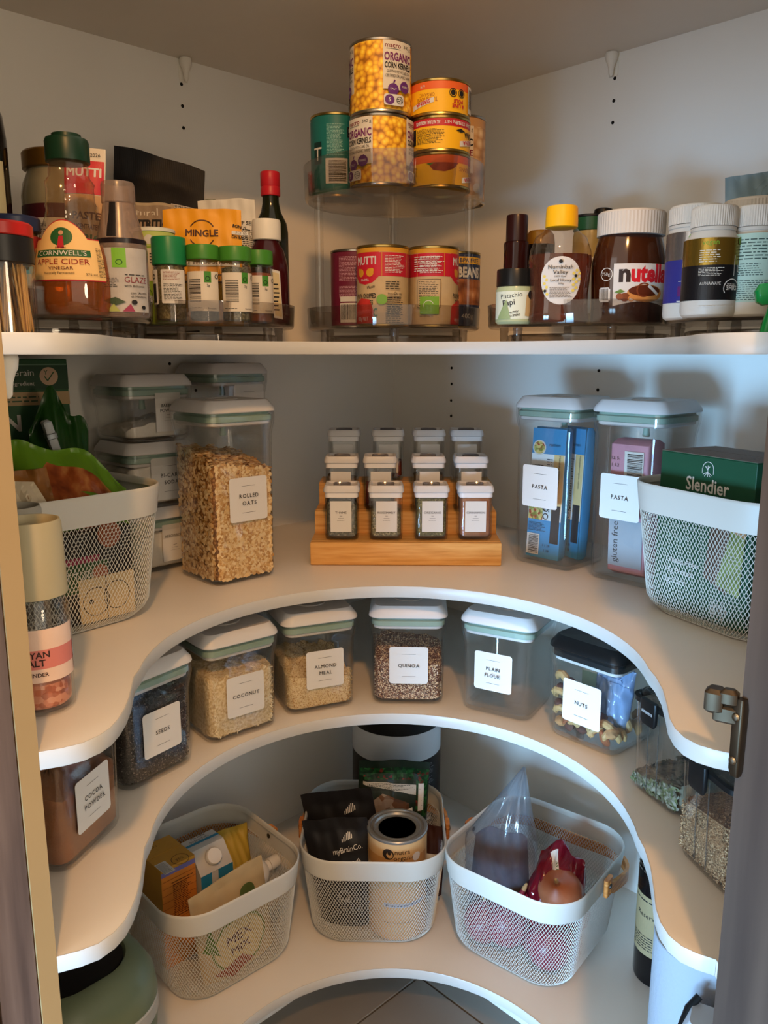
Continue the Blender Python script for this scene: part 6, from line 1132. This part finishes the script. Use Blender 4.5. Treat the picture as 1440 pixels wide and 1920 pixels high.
def v1(L, r, h):
    L.rect(-.07, .018, .07, h*.76, VBL); L.rect(-.07, h*.52, .07, h*.76, SILV); L.rect(-.018, h*.66, .016, h*.74, VGN, r=.004).text('VITA', -.014, h*.675, .006, PAPER, 'l', .02).text('Ma', -.018, h*.55, .011, mat('#2a3a6a', .4), 'l', .02); L.rect(-.026, h*.33, .022, h*.335, PAPER).text('MAGNESIUM', -.022, h*.45, .010, PAPER, 'l', .02, w=.06).text('GLYCINATE', -.022, h*.36, .010, PAPER, 'l', .02, w=.06).rect(-.026, h*.20, .02, h*.29, mat('#5a1a5e', .4)).text('HIGH', -.006, h*.25, .004, PAPER, 'l').text('SUPERIOR', -.016, h*.21, .004, PAPER, 'l').greek(-.026, h*.17, .02, h*.12, 2, PAPER)
def v2(L, r, h):
    L.rect(-.07, .016, .07, h*.70, VBK); L.rect(-.07, h*.46, .07, h*.70, VGD); L.text('vegan', -.012, h*.64, .005, VGN, 'c', .0).greek(-.022, h*.60, .0, h*.48, 4, PAPER).greek(-.022, h*.44, .003, h*.36, 4, PAPER); L.text('ALPHAWAVE', -.010, h*.28, .0032, PAPER, 'c', .01, w=.02); L.rect(.018, h*.64, .034, h*.71, VGN, r=.003).text('VITA', .020, h*.655, .005, PAPER, 'l'); L.text('L-THEANINE', .018, h*.40, .0068, PAPER, 'l', .0, w=.05); L.ring(.012, h*.25, .0095, .0009, PAPER, -30, 210).text('3HRS', .012, h*.235, .0042, PAPER, 'c', .02).greek(.006, h*.295, .018, h*.265, 2, PAPER); L.line(.013, h*.36, .013, h*.54, .0006, PAPER).text('SHIELD', .018, h*.14, .003, VGD, 'l').greek(-.02, h*.10, .03, h*.08, 1, PAPER)
def v4(L, r, h):
    L.rect(-.08, .014, .08, h*.74, mat('#a8c6bc', .5)); L.greek(-.028, h*.70, .04, h*.50, 5, mat('#3a5450', .5)).greek(-.028, h*.48, .0, h*.36, 4, mat('#3a5450', .5)).greek(-.028, h*.33, .045, h*.14, 7, mat('#3a5450', .5))
X, wd, hh = place(1250, 1352, 388, .945); vitamin('white-capped magnesium bottle with a blue and silver label', X, .945, wd/2, hh, wd/2*.96, v1, 0, 0)
X, wd, hh = place(1283, 1384, 389, .872); vitamin('white-capped bottle with a black and gold label', X, .872, wd/2, hh, wd/2*.80, v2, 0, 0)
X, wd, hh = place(1360, 1470, 386, .862); vitamin('white-capped bottle with a pale mint label at the right edge', X+.002, .872, wd/2*.98, hh, wd/2*.74, v4, 0, 0)
X, wd, hh = place(1358, 1475, 373, .990); vitamin('large white-capped bottle behind the mint-labelled one', X, 1.000, wd/2, hh, wd/2*.97, lambda L, r, h: L.rect(-.05, .02, .05, h*.6, PAPER), 0, 0)
X, wd, hh = place(1376, 1500, 318, 1.062); L = Lab(); LN = mat('#8fa6ac', .5)
for k in range(4): L.ring(.012+.006*k, hh-.028-.004*k, .020, .0005, LN, 0, 300)
for k in range(3): L.ring(-.040, hh-.080, .022+.006*k, .0005, LN, 20, 120)
pouch('blue_pouch', 'slate blue pouch with fine line pattern behind the vitamin bottles', 'pouch', (X, 1.062, ZT), (-3, -4, -14), wd, hh, .045, mat('#7b949f', .45), L, wr=.0010, seed=71, top=.10)
t = thing('green_clip', 'bright green plastic clip toy at the right end of the top shelf', 'clip', (.3735, .792, Z1+.0005), -20); GRP = mat('#0f8a44', .25); g = G()
g.rsq([(.011, .010, .004, 0), (.013, .011, .005, .004), (.011, .010, .005, .014), (.009, .009, .004, .022), (.007, .008, .003, .030)], GRP, k=4); g.build('clip_base', t)
g = G(); g.rsq([(.010, .009, .004, .0305), (.015, .011, .005, .034), (.016, .012, .005, .044), (.012, .010, .004, .050)], GRP, k=4); g.build('clip_head', t, rot=(0, math.radians(-6), 0))
